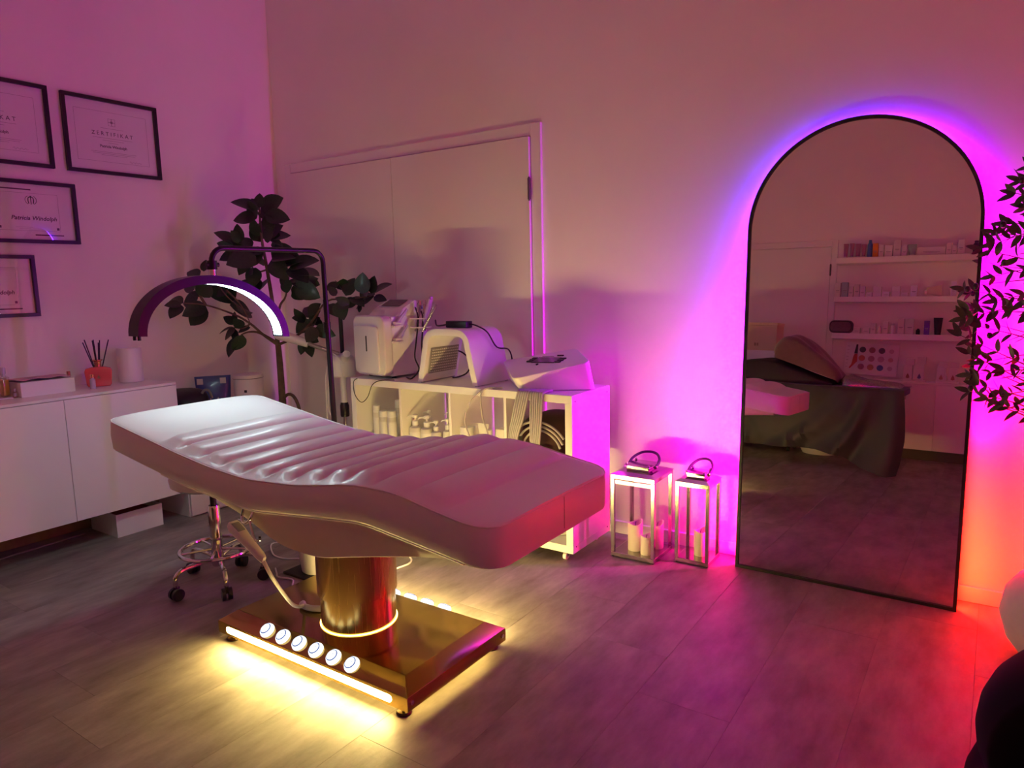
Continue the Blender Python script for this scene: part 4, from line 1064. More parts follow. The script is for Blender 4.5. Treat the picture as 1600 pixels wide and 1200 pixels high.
# ================================================================ rubber tree in the corner
FICUS=[(-3.629,-0.633,1.799,-3.698,-0.758,1.861),(-3.648,-0.614,1.812,-3.652,-0.604,1.9),(-3.686,-0.577,1.807,-3.549,-0.52,1.874),(-3.604,-0.669,1.747,-3.717,-0.757,1.752),(-3.618,-0.598,1.768,-3.49,-0.529,1.747),(-3.841,-0.646,1.614,-3.891,-0.757,1.688),(-3.801,-0.647,1.623,-3.799,-0.672,1.727),(-3.712,-0.585,1.654,-3.675,-0.656,1.741),(-3.701,-0.571,1.665,-3.73,-0.521,1.769),(-3.669,-0.558,1.642,-3.594,-0.443,1.67),(-3.685,-0.531,1.655,-3.58,-0.519,1.716),(-3.738,-0.575,1.623,-3.763,-0.602,1.712),(-3.642,-0.593,1.617,-3.551,-0.609,1.704),(-3.832,-0.679,1.591,-3.873,-0.763,1.612),(-3.752,-0.607,1.589,-3.842,-0.641,1.659),(-3.692,-0.517,1.6,-3.693,-0.42,1.591),(-3.67,-0.591,1.552,-3.786,-0.67,1.489),(-3.69,-0.603,1.542,-3.755,-0.555,1.466),(-3.723,-0.497,1.557,-3.538,-0.443,1.528),(-3.652,-0.658,1.529,-3.696,-0.831,1.485),(-3.826,-0.622,1.558,-3.892,-0.746,1.525),(-3.742,-0.618,1.544,-3.771,-0.71,1.433),(-3.75,-0.686,1.587,-3.774,-0.752,1.51),(-3.838,-0.886,1.446,-3.837,-0.87,1.516),(-3.894,-0.876,1.426,-3.989,-0.901,1.448),(-3.93,-0.882,1.372,-4.036,-0.903,1.346),(-4.013,-0.925,1.264,-4.131,-0.954,1.293),(-3.982,-0.956,1.254,-3.962,-1.048,1.188),(-3.971,-0.852,1.294,-4.094,-0.882,1.257),(-3.968,-0.828,1.305,-4.005,-0.876,1.329),(-3.929,-0.833,1.249,-3.946,-0.971,1.2),(-3.952,-0.819,1.243,-4.024,-0.889,1.128),(-3.847,-0.894,1.295,-3.759,-0.928,1.402),(-3.908,-0.771,1.403,-3.953,-0.641,1.242),(-3.668,-0.682,1.42,-3.708,-0.661,1.476),(-3.705,-0.626,1.465,-3.687,-0.688,1.349),(-3.69,-0.621,1.331,-3.688,-0.549,1.408),(-3.792,-0.561,1.319,-3.733,-0.598,1.24),(-3.763,-0.628,1.399,-3.735,-0.719,1.333),(-3.861,-0.733,1.335,-3.866,-0.795,1.303),(-3.891,-0.696,1.244,-3.882,-0.521,1.178),(-3.811,-0.723,1.267,-3.848,-0.6,1.171),(-3.638,-0.565,1.507,-3.528,-0.545,1.394),(-3.645,-0.481,1.475,-3.475,-0.476,1.503),(-3.542,-0.508,1.46,-3.377,-0.444,1.522),(-3.606,-0.459,1.44,-3.394,-0.409,1.418),(-3.557,-0.543,1.394,-3.586,-0.493,1.304),(-3.568,-0.494,1.372,-3.542,-0.407,1.324),(-3.651,-0.419,1.308,-3.567,-0.397,1.273),(-3.559,-0.461,1.36,-3.428,-0.391,1.277),(-3.55,-0.423,1.393,-3.455,-0.361,1.356),(-3.832,-0.707,1.131,-3.88,-0.754,1.178),(-3.908,-0.67,1.105,-3.959,-0.744,1.085),(-3.814,-0.722,1.098,-3.893,-0.764,1.043),(-3.757,-0.71,1.11,-3.749,-0.775,1.164),(-3.86,-0.585,1.1,-3.909,-0.646,1.08),(-3.822,-0.681,1.061,-3.81,-0.802,0.947),(-3.797,-0.693,1.057,-3.831,-0.703,0.971),(-3.726,-0.736,1.067,-3.782,-0.769,0.967),(-3.545,-0.412,1.141,-3.556,-0.49,1.202),(-3.524,-0.404,1.175,-3.448,-0.376,1.243),(-3.524,-0.393,1.14,-3.603,-0.45,1.061),(-3.517,-0.384,1.139,-3.48,-0.329,1.113),(-3.401,-0.456,1.1,-3.41,-0.526,1.015),(-3.477,-0.372,1.162,-3.611,-0.365,1.219),(-3.482,-0.45,1.052,-3.421,-0.425,1.006),(-3.557,-0.419,1.013,-3.494,-0.413,0.916),(-3.45,-0.415,1.096,-3.33,-0.384,1.045),(-3.366,-0.383,1.322,-3.304,-0.339,1.37),(-3.307,-0.365,1.287,-3.33,-0.398,1.344),(-3.334,-0.292,1.319,-3.271,-0.337,1.392),(-3.289,-0.306,1.285,-3.257,-0.259,1.397),(-3.3,-0.358,1.253,-3.247,-0.37,1.142),(-3.433,-0.331,1.23,-3.317,-0.312,1.16),(-3.145,-0.305,1.295,-3.129,-0.311,1.422),(-3.2,-0.238,1.271,-3.125,-0.265,1.383),(-3.11,-0.263,1.294,-2.987,-0.227,1.363),(-3.163,-0.196,1.27,-3.084,-0.165,1.257),(-3.232,-0.225,1.248,-3.132,-0.226,1.282),(-3.274,-0.34,1.23,-3.203,-0.282,1.262),(-3.248,-0.226,1.226,-3.257,-0.237,1.18),(-3.228,-0.337,1.23,-3.255,-0.412,1.277),(-3.253,-0.295,1.273,-3.15,-0.29,1.228)]
FICUS_BR=[[(-3.716,-0.492,0.634),(-3.708,-0.499,0.862),(-3.701,-0.508,0.993)],[(-3.702,-0.508,0.981),(-3.692,-0.532,1.226),(-3.686,-0.561,1.453),(-3.682,-0.588,1.641),(-3.669,-0.598,1.815)],[(-3.702,-0.508,0.987),(-3.743,-0.579,1.055),(-3.777,-0.642,1.128),(-3.820,-0.723,1.189),(-3.889,-0.859,1.250),(-3.941,-0.967,1.265)],[(-3.705,-0.515,1.005),(-3.754,-0.597,1.068),(-3.789,-0.651,1.077),(-3.814,-0.687,1.062)],[(-3.687,-0.511,1.144),(-3.666,-0.498,1.236),(-3.626,-0.483,1.293),(-3.589,-0.472,1.439)],[(-3.696,-0.502,0.992),(-3.597,-0.456,1.038),(-3.500,-0.414,1.118),(-3.390,-0.367,1.254),(-3.261,-0.304,1.262),(-3.132,-0.241,1.282)],[(-3.889,-0.859,1.250),(-3.897,-0.895,1.328),(-3.893,-0.904,1.383)],[(-3.777,-0.642,1.128),(-3.803,-0.678,1.101),(-3.830,-0.723,1.109)],[(-3.822,-0.759,1.335),(-3.791,-0.687,1.243),(-3.777,-0.642,1.128)],[(-3.844,-0.814,1.402),(-3.827,-0.759,1.302),(-3.794,-0.687,1.221)],[(-3.686,-0.561,1.453),(-3.723,-0.615,1.432),(-3.742,-0.642,1.421)]]

tr = empty('potted_rubber_tree', (-3.72, -.50, 0), 'dark-leaved potted rubber tree in the room corner', 'potted tree')
BARK = mat('bark', (.16, .10, .065), .8, c2=(.09, .055, .035), vscale=25, bump=.4, bscale=60)
LEAFM = mat('rubber_leaf', (.020, .045, .018), .40, c2=(.010, .025, .011), vscale=9, coat=.08)
b = B(); lathe(b, [(.115, 0), (.125, .01), (.142, .30), (.138, .46), (.130, .46), (.125, .42), (0, .42)], 36, (-3.712, -.48, 0)); part('basket', b, mat('woven_basket', (.30, .19, .11), .8, c2=(.18, .11, .06), vscale=40, bump=.8, bscale=90), tr)
b = B(); tube(b, [(-3.70, -.50, .42), (-3.715, -.495, .55), (-3.716, -.492, .64)], lambda f: .026-.003*f, 10, 4)
tube(b, FICUS_BR[0], lambda f: .022-.005*f, 10, 5)
tube(b, [(-3.735, -.47, .64), (-3.70, -.46, .668), (-3.655, -.455, .66), (-3.62, -.452, .61), (-3.60, -.45, .52), (-3.61, -.45, .44)], .010, 8)
part('trunk', b, BARK, tr)
for k, P in enumerate(FICUS_BR[1:]):
    b = B(); r0 = .014 if k < 1 else .009 if k < 6 else .006
    tube(b, P, lambda f, r0=r0: r0*(1-.6*f), 8, 4); part('branch', b, BARK, tr)
def leaf_mesh(name, wid, fold, curl, m, seg=8):
    """unit leaf along +x, blade up +z"""
    t = bmesh.new(); rows = []
    for i in range(seg+1):
        f = i/seg
        h = wid*math.sin(PI*min(1, .04+.96*f)**.85)**.8 if 0 < f < 1 else .004
        if f > .9: h *= (1-f)/.1*.7+.15
        zc = -curl*f*f
        rows.append([t.verts.new((f, -h, zc+fold*h)), t.verts.new((f, 0, zc)), t.verts.new((f, h, zc+fold*h))])
    for a, c in zip(rows, rows[1:]):
        for k in range(2): t.faces.new((a[k], c[k], c[k+1], a[k+1]))
    ex = bmesh.ops.extrude_face_region(t, geom=t.faces[:]); bmesh.ops.translate(t, verts=[v for v in ex['geom'] if isinstance(v, bmesh.types.BMVert)], vec=(0, 0, -.008))
    bmesh.ops.recalc_face_normals(t, faces=t.faces)
    me = bpy.data.meshes.new(name); t.to_mesh(me); t.free()
    for p in me.polygons: p.use_smooth = True
    me.set_sharp_from_angle(angle=R(60)); me.materials.append(m)
    return me
LM = [leaf_mesh('leaf', .33, .22, .12, LEAFM), leaf_mesh('leaf', .30, .30, .20, LEAFM), leaf_mesh('leaf', .36, .15, .05, LEAFM)]
rng = random.Random(11)
def place_leaf(parent, me, p0, p1, roll, scale_w=1.0, face=None):
    p0 = Vector(p0); p1 = Vector(p1); d = p1-p0; L = d.length; d.normalize()
    nrm_ = Vector((0, 0, 1)) if face is None else face
    side = nrm_.cross(d)
    if side.length < .05: side = Vector((1, 0, 0)).cross(d)
    side.normalize(); n_ = d.cross(side)
    M = Matrix((d, side, n_)).transposed() @ Matrix.Rotation(roll, 3, 'X')
    o = bpy.data.objects.new('leaf', me); col.objects.link(o); o.parent = parent
    o.location = p0-parent.location; o.rotation_euler = M.to_euler(); o.scale = (L, L*scale_w, L)
    return o
camdir = Vector((.55, -.80, .25)).normalized()
for a in FICUS:
    fc = (camdir + Vector((rng.uniform(-.6, .6), rng.uniform(-.5, .5), rng.uniform(-.1, .9)))).normalized()
    place_leaf(tr, LM[rng.randrange(3)], a[:3], a[3:], rng.uniform(-.3, .3), 1.08, fc)
    if rng.random() < .45:      # a second leaf from the same node, turned aside
        p0_ = Vector(a[:3]); d_ = Vector(a[3:])-p0_
        d_ = (Matrix.Rotation(rng.choice((-1, 1))*rng.uniform(.6, 1.3), 3, camdir) @ d_)*rng.uniform(.7, .95)
        if p0_.x+d_.x > -4.2 and p0_.y+d_.y < -.06: place_leaf(tr, LM[rng.randrange(3)], p0_, p0_+d_, rng.uniform(-.4, .4), 1.05, fc)

# ================================================================ rolling stool
so_ = empty('rolling_stool', (-2.895, -1.535, 0), 'chrome five-wheel stool with foot ring under the bed head', 'stool')
sx, sy = -2.895, -1.535
b = B(); lathe(b, [(.024, .085), (.026, .09), (.026, .36), (.022, .37)], 20, (sx, sy, 0)); part('column', b, CHROME, so_)
b = B(); cyl(b, (sx, sy, .365), (sx, sy, .47), .014, 14); part('gas_lift', b, BLACK, so_)
b = B(); tube(b, [(sx+.158*math.cos(2*PI*i/40), sy+.158*math.sin(2*PI*i/40), .165) for i in range(40)], .009, 10, 0, closed=True)
for k in range(5):
    a = 2*PI*k/5+.5; tube(b, [(sx+.022*math.cos(a), sy+.022*math.sin(a), .165), (sx+.155*math.cos(a), sy+.155*math.sin(a), .165)], .006, 8, 0)
part('foot_ring', b, CHROME, so_)
for (cx, cy) in ((-2.896, -1.744), (-2.710, -1.622), (-2.760, -1.395), (-2.985, -1.355), (-3.115, -1.530)):
    d = Vector((cx-sx, cy-sy, 0)).normalized(); a = math.atan2(d.y, d.x)
    b = B(); c = Vector((sx, sy, 0)); e2 = Vector((cx, cy, 0))
    tube(b, [c+d*.015+Vector((0, 0, .115)), c+d*.07+Vector((0, 0, .122)), c+d*.15+Vector((0, 0, .122)), e2-d*.018+Vector((0, 0, .113)), e2+Vector((0, 0, .088)), e2+Vector((0, 0, .055))], .0105, 10, 4)
    lg = part('leg', b, CHROME, so_)
    s_ = Vector((-d.y, d.x, 0)); off = Vector((.010, -.006, 0))
    b = B()
    for w_ in (-1, 1):
        cyl(b, e2+off+s_*(w_*.006)+Vector((0, 0, .027)), e2+off+s_*(w_*.021)+Vector((0, 0, .027)), .027, 20)
    box(b, -.014, .014, -.008, .008, .026, .058, .004, 2, Matrix.Translation(e2) @ Matrix.Rotation(a, 4, 'Z'))
    part('caster', b, BLACK, lg)
b = B(); lathe(b, [(.15, .465), (.172, .48), (.176, .51), (.165, .54), (.12, .55), (0, .55)], 36, (sx, sy, 0)); part('seat', b, LEATHER, so_)

# waste bin on a black mat behind the pedestal
e = empty('waste_bin', (-2.595, -1.205, .012), 'small white waste bin on a black mat behind the bed pedestal', 'bin')
b = B(); lathe(b, [(.075, .012), (.080, .016), (.108, .235), (.112, .24), (.106, .24), (.078, .02), (0, .02)], 36, (-2.595, -1.205, 0)); part('bucket', b, WPLA, e)
b = B(); lathe(b, [(.111, .232), (.115, .236), (.115, .244), (.108, .247), (.105, .24)], 36, (-2.595, -1.205, 0)); part('rim', b, WPLA, e)
b = B(); box(b, -2.722, -2.470, -1.318, -1.080, 0, .0115, .004, 2); tag(fin('mat', b, mat('rubber_black', (.012, .011, .012), .6, var=.2), smooth=False), 'square black rubber mat under the white waste bin', 'mat')
b = B(); tube(b, [(-2.80, -1.30, .004), (-2.745, -1.335, .004), (-2.70, -1.36, .004), (-2.62, -1.345, .004), (-2.56, -1.39, .004), (-2.49, -1.40, .004), (-2.44, -1.46, .004)], .004, 6)
tag(fin('power_cord', b, WPLA), 'thin white cord on the floor beside the black mat', 'cord')
b = B(); tube(b, [(-2.20, -1.29, .004), (-2.24, -1.15, .004), (-2.295, -1.03, .004), (-2.285, -.91, .004), (-2.36, -.84, .004), (-2.50, -.80, .004), (-2.70, -.70, .004)], .0045, 8, 6)
tag(fin('power_cord', b, WPLA), 'white power cord curling on the floor behind the bed', 'cord')
b = B(); tube(b, [(-2.80, -1.16, .004), (-2.87, -1.20, .004), (-2.96, -1.19, .004), (-3.09, -1.10, .004), (-3.05, -1.03, .004), (-3.2, -.95, .004), (-3.6, -.95, .004)], .004, 8, 6)
tag(fin('power_cord', b, WPLA), 'white cord loop on the floor near the corner unit', 'cord')
b = B(); tube(b, [(-4.14, -2.9, .005), (-4.10, -2.3, .005), (-4.12, -1.9, .005), (-4.14, -1.55, .005)], .005, 8, 6)
tag(fin('power_cord', b, mat('cable_dim', (.35, .28, .22), .5, var=.05)), 'cable running along the floor under the hanging cabinet', 'cord')
# ================================================================ lanterns
CANDLE = mat('candle_wax', (.86, .78, .66), .5, var=.04)
WICKM = mat('wick', (.03, .02, .02), .7, var=.1)
LEATHB = mat('black_leather', (.015, .012, .018), .5, var=.1)
LCHR = mat('lantern_steel', (.46, .44, .43), .14, metal=1., var=.03)
def lantern(x0, x1, y0, y1, h, label):
    cx, cy = (x0+x1)/2, (y0+y1)/2
    e = empty('lantern', (cx, cy, 0), label, 'lantern', 0, 'silver lanterns by the mirror')
    f = .017
    b = B(); box(b, x0, x1, y0, y1, .004, .024, .0012, 1); part('base', b, LCHR, e, smooth=False)
    for px in (x0, x1-f):
        for py in (y0, y1-f):
            b = B(); box(b, px, px+f, py, py+f, .0243, h-.0203, .001, 1); part('post', b, LCHR, e, smooth=False)
            b = B(); lathe(b, [(.006, 0), (.006, .004)], 8, (px+f/2, py+f/2, 0)); part('foot', b, BLACK, e)
    b = B()
    for a in ((x0, x1, y0, y0+f), (x0, x1, y1-f, y1), (x0, x0+f, y0+f, y1-f), (x1-f, x1, y0+f, y1-f)): box(b, a[0], a[1], a[2], a[3], h-.020, h, .001, 1)
    part('top_frame', b, LCHR, e, smooth=False)
    b = B(); s = .004; w = (x1-x0)
    t = bmesh.new()
    lo = [t.verts.new(p) for p in ((x0-s, y0-s, h+.0003), (x1+s, y0-s, h+.0003), (x1+s, y1+s, h+.0003), (x0-s, y1+s, h+.0003))]
    hi = [t.verts.new((cx+(v.co.x-cx)*.74, cy+(v.co.y-cy)*.74, h+.013)) for v in lo]
    t.faces.new(lo[::-1]); t.faces.new(hi)
    for k in range(4): t.faces.new((lo[k], lo[(k+1) % 4], hi[(k+1) % 4], hi[k]))
    bmesh.ops.recalc_face_normals(t, faces=t.faces); merge(b, t); part('roof', b, LCHR, e, smooth=False)
    q = w*.30
    b = B(); box(b, cx-q*.85, cx+q*.85, cy-q*.85, cy+q*.85, h+.0132, h+.030, .001, 1); part('chimney', b, LCHR, e, smooth=False)
    b = B(); prism(b, rrect(cx-q, cx+q, cy-q, cy+q, .008, 3), h+.0303, h+.040, 'xy', .002, 1); cp = part('cap', b, LCHR, e)
    for sx_ in (-1, 1):
        for sy_ in (-1, 1):
            b = B(); lathe(b, [(.004, 0), (.0065, .004), (.004, .009), (0, .010)], 10, (cx+sx_*q*.86, cy+sy_*q*.86, h+.0402)); part('knob', b, LCHR, cp)
    b = B()
    for sx_ in (-1, 1): cyl(b, (cx+sx_*(q+.004), cy-.010, h+.030), (cx+sx_*(q+.004), cy+.010, h+.030), .008, 12)
    part('handle_clamp', b, LCHR, e)
    b = B(); k_ = q+.004
    tube(b, [(cx-k_, cy, h+.030), (cx-k_*.98, cy+.045, h+.052), (cx-k_*.6, cy+.085, h+.072), (cx, cy+.10, h+.078), (cx+k_*.6, cy+.085, h+.072), (cx+k_*.98, cy+.045, h+.052), (cx+k_, cy, h+.030)], .0065, 10, 5)
    part('handle', b, LEATHB, e)
    for a in ((x0+f, x1-f, y0+.006, y0+.008), (x0+f, x1-f, y1-.008, y1-.006), (x0+.006, x0+.008, y0+f, y1-f), (x1-.008, x1-.006, y0+f, y1-f)):
        xm, ym = (a[0]+a[1])/2, (a[2]+a[3])/2
        q4 = ((a[0], ym), (a[1], ym)) if a[1]-a[0] > a[3]-a[2] else ((xm, a[2]), (xm, a[3]))
        b = B(); b.faces.new([b.verts.new(v_) for v_ in ((*q4[0], .0243), (*q4[1], .0243), (*q4[1], h-.0203), (*q4[0], h-.0203))]); part('pane', b, LGLASS, e, smooth=False)
    return e
lantern(-1.497, -1.272, -.318, -.085, .415, 'larger silver glass lantern with three candles beside the shelf')
lantern(-1.205, -1.041, -.226, -.058, .398, 'smaller silver glass lantern with one candle beside the mirror')
def candle(x, y, r, h, label):
    e = empty('candle', (x, y, .0243), label, 'candle', 0, 'candles in the lanterns')
    b = B(); t = bmesh.new(); n = 28; rows = []
    for z, rr in ((0, .96), (.003, 1), (h*.5, 1.0), (h*.9, 1.0)): rows.append([t.verts.new((x+r*rr*math.cos(2*PI*k/n), y+r*rr*math.sin(2*PI*k/n), .0243+z)) for k in range(n)])
    wob = [h+.006*math.sin(k*2*PI/n+1)+.007*math.sin(2*k*2*PI/n) for k in range(n)]
    rows.append([t.verts.new((x+r*math.cos(2*PI*k/n), y+r*math.sin(2*PI*k/n), .0243+wob[k])) for k in range(n)])
    rows.append([t.verts.new((x+r*.84*math.cos(2*PI*k/n), y+r*.84*math.sin(2*PI*k/n), .0243+wob[k]-.001)) for k in range(n)])
    rows.append([t.verts.new((x+r*.7*math.cos(2*PI*k/n), y+r*.7*math.sin(2*PI*k/n), .0243+h*.84)) for k in range(n)])
    for a, c in zip(rows, rows[1:]):
        for k in range(n): t.faces.new((a[k], a[(k+1) % n], c[(k+1) % n], c[k]))
    t.faces.new(rows[0][::-1]); t.faces.new(rows[-1]); bmesh.ops.recalc_face_normals(t, faces=t.faces); merge(b, t); part('wax', b, CANDLE, e, ang=50)
    b = B(); tube(b, [(x, y, .0243+h*.83), (x+.001, y, .0243+h*.95), (x+.004, y, .0243+h*1.03)], .0016, 6, 3); part('wick', b, WICKM, e)
candle(-1.405, -.235, .036, .140, 'pale pillar candle at the left in the larger lantern')
candle(-1.335, -.262, .028, .095, 'shortest pillar candle at the front of the larger lantern')
candle(-1.325, -.155, .032, .125, 'pillar candle at the back right of the larger lantern')
candle(-1.110, -.140, .030, .125, 'single pillar candle in the smaller lantern')

# ================================================================ planter with olive tree
pl = empty('potted_olive_tree', (.30, -.36, 0), 'olive tree in a round white pot beside the mirror', 'potted tree')
STONE = mat('white_stone_pot', (.72, .69, .66), .75, var=.10, vscale=14, bump=.7, bscale=45)
b = B(); lathe(b, [(.13, 0), (.165, .008), (.205, .06), (.228, .14), (.215, .22), (.180, .275), (.160, .285), (.150, .278), (.150, .22), (0, .215)], 48, (.30, -.36, 0)); part('pot', b, STONE, pl, ang=60)
b = B(); lathe(b, [(.149, .216), (.10, .222), (0, .226)], 32, (.30, -.36, 0)); part('soil', b, mat('soil', (.03, .02, .015), .9, var=.4, vscale=40, bump=1, bscale=80), pl)
b = B(); tube(b, [(.30, -.36, .2), (.295, -.355, .5), (.31, -.37, .9), (.29, -.36, 1.2), (.27, -.38, 1.45)], lambda f: .016*(1-.55*f), 10, 5)
part('trunk', b, BARK, pl)
OLM = mat('olive_leaf', (.085, .080, .055), .45, c2=(.05, .055, .035), vscale=12)
OL = [leaf_mesh('leaf', .19, .2, .10, OLM, 6), leaf_mesh('leaf', .165, .3, .22, OLM, 6), leaf_mesh('leaf', .22, .15, -.08, OLM, 6)]
rng = random.Random(21)
def T_(a, c, y=-.40):   # tip table: horizontal and vertical position of each twig end in the crown
    return Vector((a, y, c))
tips = [(-.085, 1.42), (-.125, 1.285), (-.11, 1.21), (-.118, 1.19), (-.125, 1.13), (-.10, 1.06), (-.092, .985), (-.09, .93), (-.035, .915), (.0, .90), (-.002, 1.60), (.01, 1.645), (-.02, 1.505), (-.05, 1.48), (-.055, 1.03), (-.05, 1.44), (-.045, 1.33), (.04, 1.69), (.03, 1.56), (-.07, 1.16), (-.03, 1.25), (-.065, .955), (.02, 1.40), (.0, 1.10), (-.02, 1.00), (.03, 1.20), (.03, .985), (-.01, 1.36), (.05, .93), (.06, 1.5), (-.06, 1.375), (.02, 1.02), (-.02, 1.17), (-.085, 1.30), (.06, 1.30), (-.045, .895)]
nleaf = 0
for i, (tx, tz) in enumerate(tips):
    tip = T_(tx+.030, tz, -.40+rng.uniform(-.10, .10))
    zb_ = min(1.42, max(.70, tz-rng.uniform(-.02, .22)))
    p0 = Vector((.30, -.36, zb_))
    mid = (p0+tip)/2+Vector((rng.uniform(-.03, .03), rng.uniform(-.05, .05), rng.uniform(.0, .06)))
    P = smooth_path([p0, mid, tip], 10)
    b = B(); tube(b, [p0, mid, tip], lambda f: .0042*(1-.75*f), 6, 5); part('twig', b, BARK, pl)
    n = len(P)
    k = int(n*.42)
    while k < n:
        for s in (-1, 1):
            if nleaf >= 300 or rng.random() < .12: continue
            d = (P[min(k+1, n-1)]-P[k-1]).normalized()
            sd = d.cross(Vector((rng.uniform(-.5, .5), -1, rng.uniform(-.5, .5)))).normalized()*s
            dr_ = (d*rng.uniform(.35, .9)+sd*rng.uniform(.5, 1.0)+Vector((0, rng.uniform(-.5, .5), rng.uniform(-.25, .15)))).normalized()
            L = rng.uniform(.034, .062)
            place_leaf(pl, OL[rng.randrange(3)], P[k], P[k]+dr_*L, rng.uniform(-1.2, 1.2), 1.0, Vector((rng.uniform(-.6, .6), -1, rng.uniform(-.2, 1))).normalized()); nleaf += 1
        k += 2
    if nleaf < 300:
        place_leaf(pl, OL[0], tip, tip+(tip-mid).normalized()*.05, 0., 1.0, Vector((0, -1, .4)).normalized()); nleaf += 1
for (ox, oz) in ((-.118, 1.287), (-.095, 1.297), (.012, 1.638), (-.045, 1.13), (.008, .925), (-.088, .945), (-.03, 1.50), (-.02, 1.375)):
    b = B(); lathe(b, [(0, -.012), (.006, -.010), (.0095, 0), (.006, .010), (0, .012)], 12, (ox+.03, -.42, oz)); part('olive', b, mat('olive_fruit', (.03, .018, .02), .3, var=.1), pl)

# ================================================================ black velvet bubble armchair
VEL = mat('black_velvet', (.006, .005, .006), .95, sheen=.05, var=.2, spec=.1)
ac = empty('bubble_armchair', (.40, -1.74, 0), 'black velvet puffy armchair cut by the photo corner', 'armchair')
def puff_ring(bm, c, rad, rx, rz, a0, a1, lobes, depth):
    t = bmesh.new(); n = int(abs(a1-a0)/3); m = 20; rows = []
    for i in range(n+1):
        f = i/n; a = R(a0+(a1-a0)*f); k = 1-depth*abs(math.cos(PI*lobes*f))**6
        e_ = 1.0 if 0 < i < n else .6
        rows.append([t.verts.new((c[0]+math.cos(a)*(rad+rx*k*e_*math.cos(2*PI*j/m)), c[1]+math.sin(a)*(rad+rx*k*e_*math.cos(2*PI*j/m)), c[2]+rz*k*e_*math.sin(2*PI*j/m))) for j in range(m)])
    for a, cc in zip(rows, rows[1:]):
        for j in range(m): t.faces.new((a[j], a[(j+1) % m], cc[(j+1) % m], cc[j]))
    t.faces.new(rows[0][::-1]); t.faces.new(rows[-1]); bmesh.ops.recalc_face_normals(t, faces=t.faces); merge(bm, t)
b = B(); puff_ring(b, (.40, -1.74, .245), .27, .145, .215, 0, 360, 6, .10); lathe(b, [(.30, .03), (.30, .3), (.28, .44), (.0, .46)], 40, (.40, -1.74, 0)); part('seat_ring', b, VEL, ac, ang=70)
b = B(); puff_ring(b, (.40, -1.74, .455), .285, .100, .130, -70, 200, 4, .10); part('back_ring', b, VEL, ac, ang=70)
b = B(); blob(b, (.40, -1.78, .47), (.25, .25, .09), 3, .02, 28, 16, .8); part('cushion', b, VEL, ac, ang=70)
for a in range(4):
    b = B(); cx, cy = .40+.22*math.cos(R(45+90*a)), -1.74+.22*math.sin(R(45+90*a)); lathe(b, [(.02, 0), (.022, .035)], 14, (cx, cy, 0)); part('foot', b, BLACK, ac)

# ================================================================ the opposite side of the room, seen in the mirror
fc = empty('low_cabinet', (-.25, -4.64, 0), 'white low cabinet under the wall shelves, seen in the mirror', 'cabinet')
b = B(); box(b, -.98, .70, YF+.001, -4.452, .10, .715, .001, 1); part('body', b, WHITE, fc, smooth=False)
b = B(); box(b, -.985, .705, YF+.001, -4.43, .7155, .735, .0015, 1); part('top_board', b, WHITE, fc, smooth=False)
for x0, x1 in ((-.98, -.421), (-.419, .139), (.141, .70)):
    b = B(); box(b, x0, x1, -4.4515, -4.434, .102, .713, .001, 1); part('door_front', b, WHITE, fc, smooth=False)
b = B(); box(b, -.95, .67, -4.80, -4.50, 0, .0995); part('plinth', b, mat('plinth_grey', (.10, .08, .07), .6, var=.05), fc, smooth=False)
SHZ = {1: (1.883, 1.940), 2: (1.497, 1.549), 3: (1.127, 1.184)}
names = {1: 'top floating wall shelf crowded with bottles, seen in the mirror', 2: 'middle floating wall shelf with small boxes, seen in the mirror', 3: 'lowest floating wall shelf with grey pouch, seen in the mirror'}
for k, (z0, z1) in SHZ.items():
    b = B(); box(b, -1.380, .35, YF+.001, -4.645, z0, z1, .0015, 1)
    tag(fin('wall_shelf', b, WHITE, smooth=False), names[k], 'shelf', 'floating shelves on the wall')
def sx_(zx): return -1.381 + (zx-160)*.000881
